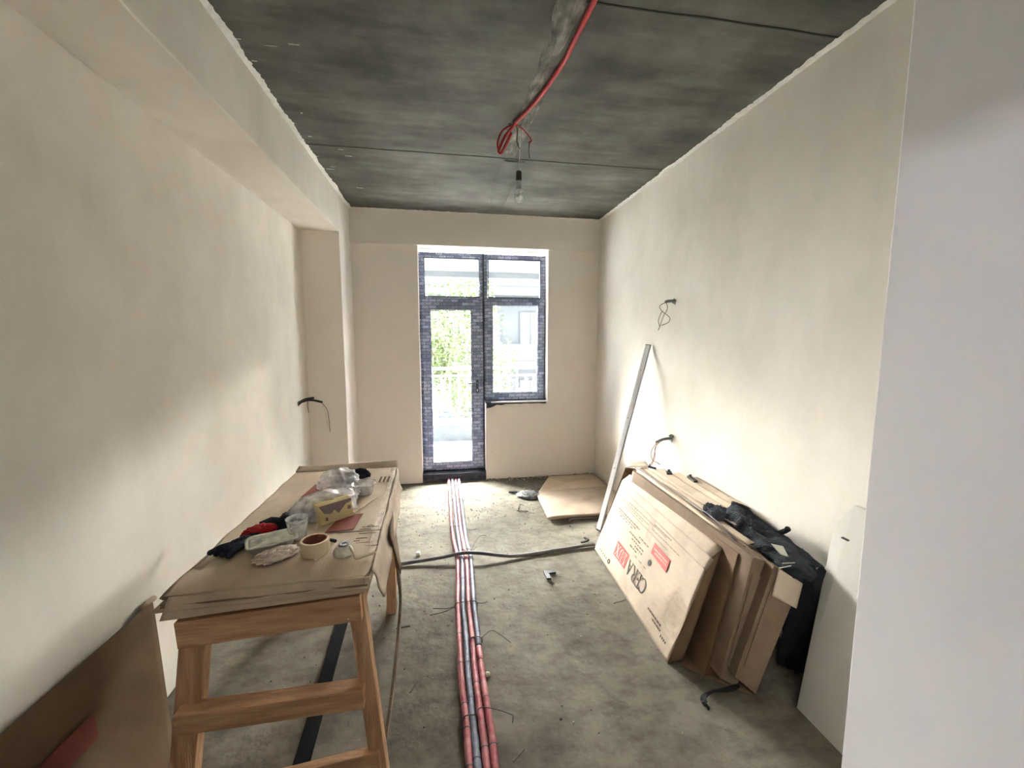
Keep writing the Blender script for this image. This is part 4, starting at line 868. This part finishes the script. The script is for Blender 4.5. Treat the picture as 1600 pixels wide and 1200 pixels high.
# grey conduit crossing over them
pts = spline([(-.60, 2.66, .010), (-.30, 2.695, .012), (-.05, 2.70, .030), (.10, 2.700, .049), (.22, 2.685, .049), (.36, 2.665, .030), (.50, 2.665, .014), (.78, 2.70, .012), (1.07, 2.735, .012)], 8)
th = thing('crossing_conduit', (.3, 2.69, 0), 'dark grey conduit lying across the floor over the pipe bundle', 'conduit')
Geo().tube(pts, .012, 10).make('tube', M['grey_conduit'], th, smooth=True)
Geo().tube([(.74, 2.694, .012), (.765, 2.698, .012)], .015, 10).make('coupler', M['grey_conduit'], th, smooth=True)

# small litter scattered over the screed
for (a, b_, lab) in (((-.26, 2.075, .004), (-.19, 2.08, .004), 'short dark stick on the floor left of the pipes'), ((1.02, 2.10, .004), (.94, 2.08, .004), 'short dark stick on the floor before the tile carton'),
                     ((.225, 1.30, .004), (.27, 1.335, .006), 'short dark stick on the floor right of the near end of the pipes'), ((-.16, 1.66, .003), (-.13, 1.72, .003), 'thin twig on the floor left of the near pipes')):
    Geo().tube([a, b_], .0028, 6).make('twig', M['wire'], label=lab, cat='stick')
Geo().hexa([(-.205, 2.80, 0), (-.175, 2.80, 0), (-.175, 2.83, 0), (-.205, 2.83, 0), (-.20, 2.80, .025), (-.178, 2.80, .022), (-.178, 2.825, .026), (-.2, 2.828, .022)]).make('plaster_lump', M['off_white'], label='white lump of plaster on the floor beyond the grey conduit', cat='plaster')
blob('plaster_lump', (.175, 1.70, 0), (.026, .024, .016), M['off_white'], None, amp=.2, seed=3, nu=16, nv=10, label='white pebble of plaster beside the near red pipe', cat='plaster')
rnd = random.Random(12)
for nm, mat, cnt, smax, lab in (('floor_debris', M['dark_bits'], 420, .008, 'dark crumbs scattered over the concrete floor, thickest near the door'), ('floor_dust', M['dust'], 700, .010, 'pale mortar crumbs scattered over the concrete floor')):
    g = Geo()
    for i in range(cnt):
        x = rnd.uniform(-.8, 1.4); y = 1.1 + 3.15 * rnd.random() ** .55
        if rnd.random() < .35: x = rnd.gauss(.42, .25); y = rnd.gauss(3.6, .35)
        if not (-.8 < x < 1.6 and y < 4.27) or (.03 < x < .18): continue
        s = rnd.uniform(.0015, smax * (.35 + .65 * rnd.random() ** 3)); a = rnd.random() * 3; c_, s_ = cos(a) * s, sin(a) * s; h_ = s * .7 * rnd.random() + .001
        g.hexa([(x - c_, y - s_, -.006), (x + s_ * .8, y - c_ * .6, -.006), (x + c_, y + s_, -.006), (x - s_ * .8, y + c_ * .6, -.006), (x - c_ * .6, y - s_ * .6, h_), (x + s_ * .5, y - c_ * .4, h_), (x + c_ * .6, y + s_ * .6, h_ * .8), (x - s_ * .5, y + c_ * .4, h_)])
    g.make(nm, mat, label=lab, cat='debris', kind='stuff')

# ------------------------------------------------------------------ wall wiring
def stub(p, d, lab, segs, wires, mat='grey_conduit', r=.010):
    th = thing('cable_stub', p, lab, 'cable')
    for s in segs: Geo().tube(spline(s, 6), r, 8).make('conduit', M[mat], th, smooth=True)
    for wv, wm in wires: Geo().tube(spline(wv, 7), .0028, 6).make('wire', M[wm], th, smooth=True)
    Vv = []
    n = 20
    for i in range(n): Vv.append(Vector(p) + Vector((d * .003, cos(2 * pi * i / n) * (.022 + .006 * sin(i * 3)), sin(2 * pi * i / n) * (.02 + .005 * sin(i * 5)))))
    Geo().prism(Vv, [v + Vector((-d * .004, 0, 0)) for v in Vv]).make('chipped_hole', M['patch'], th)
stub((R, 2.79, 1.77), -1, 'upper grey conduit stub with looped brown wires on the right wall', [[(R, 2.79, 1.775), (R - .05, 2.785, 1.772), (R - .075, 2.785, 1.765)]],
     [([(R - .07, 2.785, 1.765), (R - .12, 2.78, 1.735), (R - .10, 2.78, 1.70), (R - .04, 2.78, 1.655), (R - .05, 2.78, 1.62), (R - .10, 2.78, 1.60)], 'copper_wire'),
      ([(R - .07, 2.785, 1.765), (R - .06, 2.78, 1.72), (R - .09, 2.78, 1.66), (R - .11, 2.78, 1.60), (R - .125, 2.78, 1.565)], 'copper_wire'),
      ([(R - .10, 2.78, 1.70), (R - .125, 2.78, 1.64), (R - .115, 2.78, 1.59)], 'copper_wire')])
stub((R, 2.757, .765), -1, 'lower grey conduit stub with drooping brown wires on the right wall above the cartons', [[(R, 2.757, .77), (R - .06, 2.757, .768), (R - .125, 2.75, .748)], [(R, 2.73, .79), (R - .02, 2.73, .80), (R - .03, 2.73, .79)]],
     [([(R - .12, 2.75, .748), (R - .135, 2.75, .66), (R - .15, 2.75, .60), (R - .19, 2.75, .565), (R - .23, 2.75, .562)], 'copper_wire'),
      ([(R - .12, 2.75, .748), (R - .16, 2.75, .68), (R - .15, 2.75, .62), (R - .12, 2.75, .60), (R - .10, 2.75, .59)], 'copper_wire'),
      ([(R - .09, 2.752, .752), (R - .13, 2.75, .71), (R - .13, 2.75, .64), (R - .16, 2.75, .57), (R - .215, 2.75, .545)], 'copper_wire'),
      ([(R - .115, 2.75, .598), (R - .085, 2.75, .578)], 'brown_bakelite')])
stub((XL, 3.589, .976), 1, 'pair of black conduits with hanging wires out of the left wall by the pillar', [[(XL, 3.589, .965), (XL + .03, 3.585, .99), (XL + .10, 3.58, 1.005), (XL + .19, 3.575, .985)], [(XL, 3.60, .98), (XL + .05, 3.595, 1.01), (XL + .12, 3.60, 1.02)]],
     [([(XL + .185, 3.575, .985), (XL + .225, 3.57, .92), (XL + .235, 3.57, .85), (XL + .24, 3.57, .74)], 'wire'),
      ([(XL + .185, 3.575, .985), (XL + .21, 3.57, .90), (XL + .225, 3.57, .80), (XL + .245, 3.57, .82)], 'white_wire'),
      ([(XL + .075, 3.59, .995), (XL + .07, 3.59, .95), (XL + .078, 3.59, .90)], 'wire')], 'black_plastic', .009)

# ------------------------------------------------------------------ ceiling conduit and bulb
th = thing('ceiling_conduit', (.50, 2.0, ZC), 'red corrugated conduit along the ceiling ending in hanging loops', 'conduit')
def corr(pts, r, name, mat, parent):
    out = [pts[0]]
    for p in pts[1:]:
        while (p - out[-1]).length > .005: out.append(out[-1] + (p - out[-1]).normalized() * .005)
    Geo().tube(out, [r * (1.08 if i % 2 else .94) for i in range(len(out))], 10).make(name, mat, parent, smooth=True)
corr(spline([(.575, 1.0, ZC - .016), (.569, 1.591, ZC - .016), (.561, 1.754, ZC - .018), (.553, 1.932, ZC - .018), (.508, 2.20, ZC - .02), (.440, 2.46, ZC - .012)], 8), .0105, 'conduit', M['red_conduit'], th)
corr(spline([(.440, 2.46, ZC - .012), (.415, 2.49, 2.705), (.375, 2.50, 2.655), (.350, 2.50, 2.60), (.345, 2.50, 2.578), (.358, 2.50, 2.572), (.385, 2.505, 2.62), (.42, 2.50, 2.69)], 8), .0085, 'hanging_loop', M['red_conduit'], th)
Geo().tube(spline([(.43, 2.49, ZC - .015), (.37, 2.50, 2.70), (.338, 2.50, 2.63), (.342, 2.50, 2.585)], 6), .005, 6).make('hanging_wire', M['red_conduit'], th, smooth=True)
Geo().tube(spline([(.44, 2.48, ZC - .012), (.455, 2.50, 2.70), (.452, 2.50, 2.64), (.470, 2.50, 2.60)], 6), .0032, 6).make('hanging_wire', M['brown_bakelite'], th, smooth=True)
Geo().tube(spline([(.44, 2.48, ZC - .012), (.50, 2.50, 2.70), (.538, 2.50, 2.655), (.520, 2.50, 2.64)], 6), .004, 6).make('hanging_wire', M['red_conduit'], th, smooth=True)
Geo().tube(spline([(.530, 2.50, 2.65), (.522, 2.50, 2.60), (.528, 2.50, 2.555)], 6), .003, 6).make('hanging_wire', M['wire'], th, smooth=True)
Geo().tube([(.425, 2.475, ZC), (.425, 2.475, ZC - .022), (.40, 2.47, ZC - .02)], .006, 8).make('nail', M['wire'], th)
bl = thing('light_bulb', (.462, 2.5, 2.30), 'bare glass light bulb hanging by a thin white wire', 'light bulb')
Geo().tube([(.475, 2.5, ZC), (.468, 2.5, 2.62), (.463, 2.5, 2.475)], .0022, 6).make('wire', M['white_wire'], bl, smooth=True)
Geo().lathe((.463, 2.5, 2.425), [(.0001, .052), (.014, .052), (.0165, .046), (.0175, .004), (.0175, 0), (.010, -.002)], 20).make('socket', M['brown_bakelite'], bl, smooth=True)
Geo().lathe((.463, 2.5, 2.395), [(.0125, .030), (.0135, .026), (.0125, .022), (.0135, .018), (.0125, .014), (.0135, .010), (.0130, 0)], 20).make('screw_cap', M['alu_side'], bl, smooth=True)
Geo().lathe((.463, 2.5, 2.300), [(.0135, .100), (.015, .088), (.021, .070), (.028, .050), (.0305, .032), (.028, .016), (.020, .005), (.010, .001), (.0001, 0)], 28).make('glass', M['bulb_glass'], bl, smooth=True)
Geo().tube([(.463, 2.5, 2.395), (.463, 2.5, 2.345)], .003, 6).make('filament_stem', M['wire'], bl)
Geo().tube([(.450, 2.5, 2.350), (.463, 2.5, 2.346), (.476, 2.5, 2.350)], .0008, 4).make('filament', M['wire'], bl)
for o in list(bpy.data.objects):
    if '_o' in o: del o['_o']
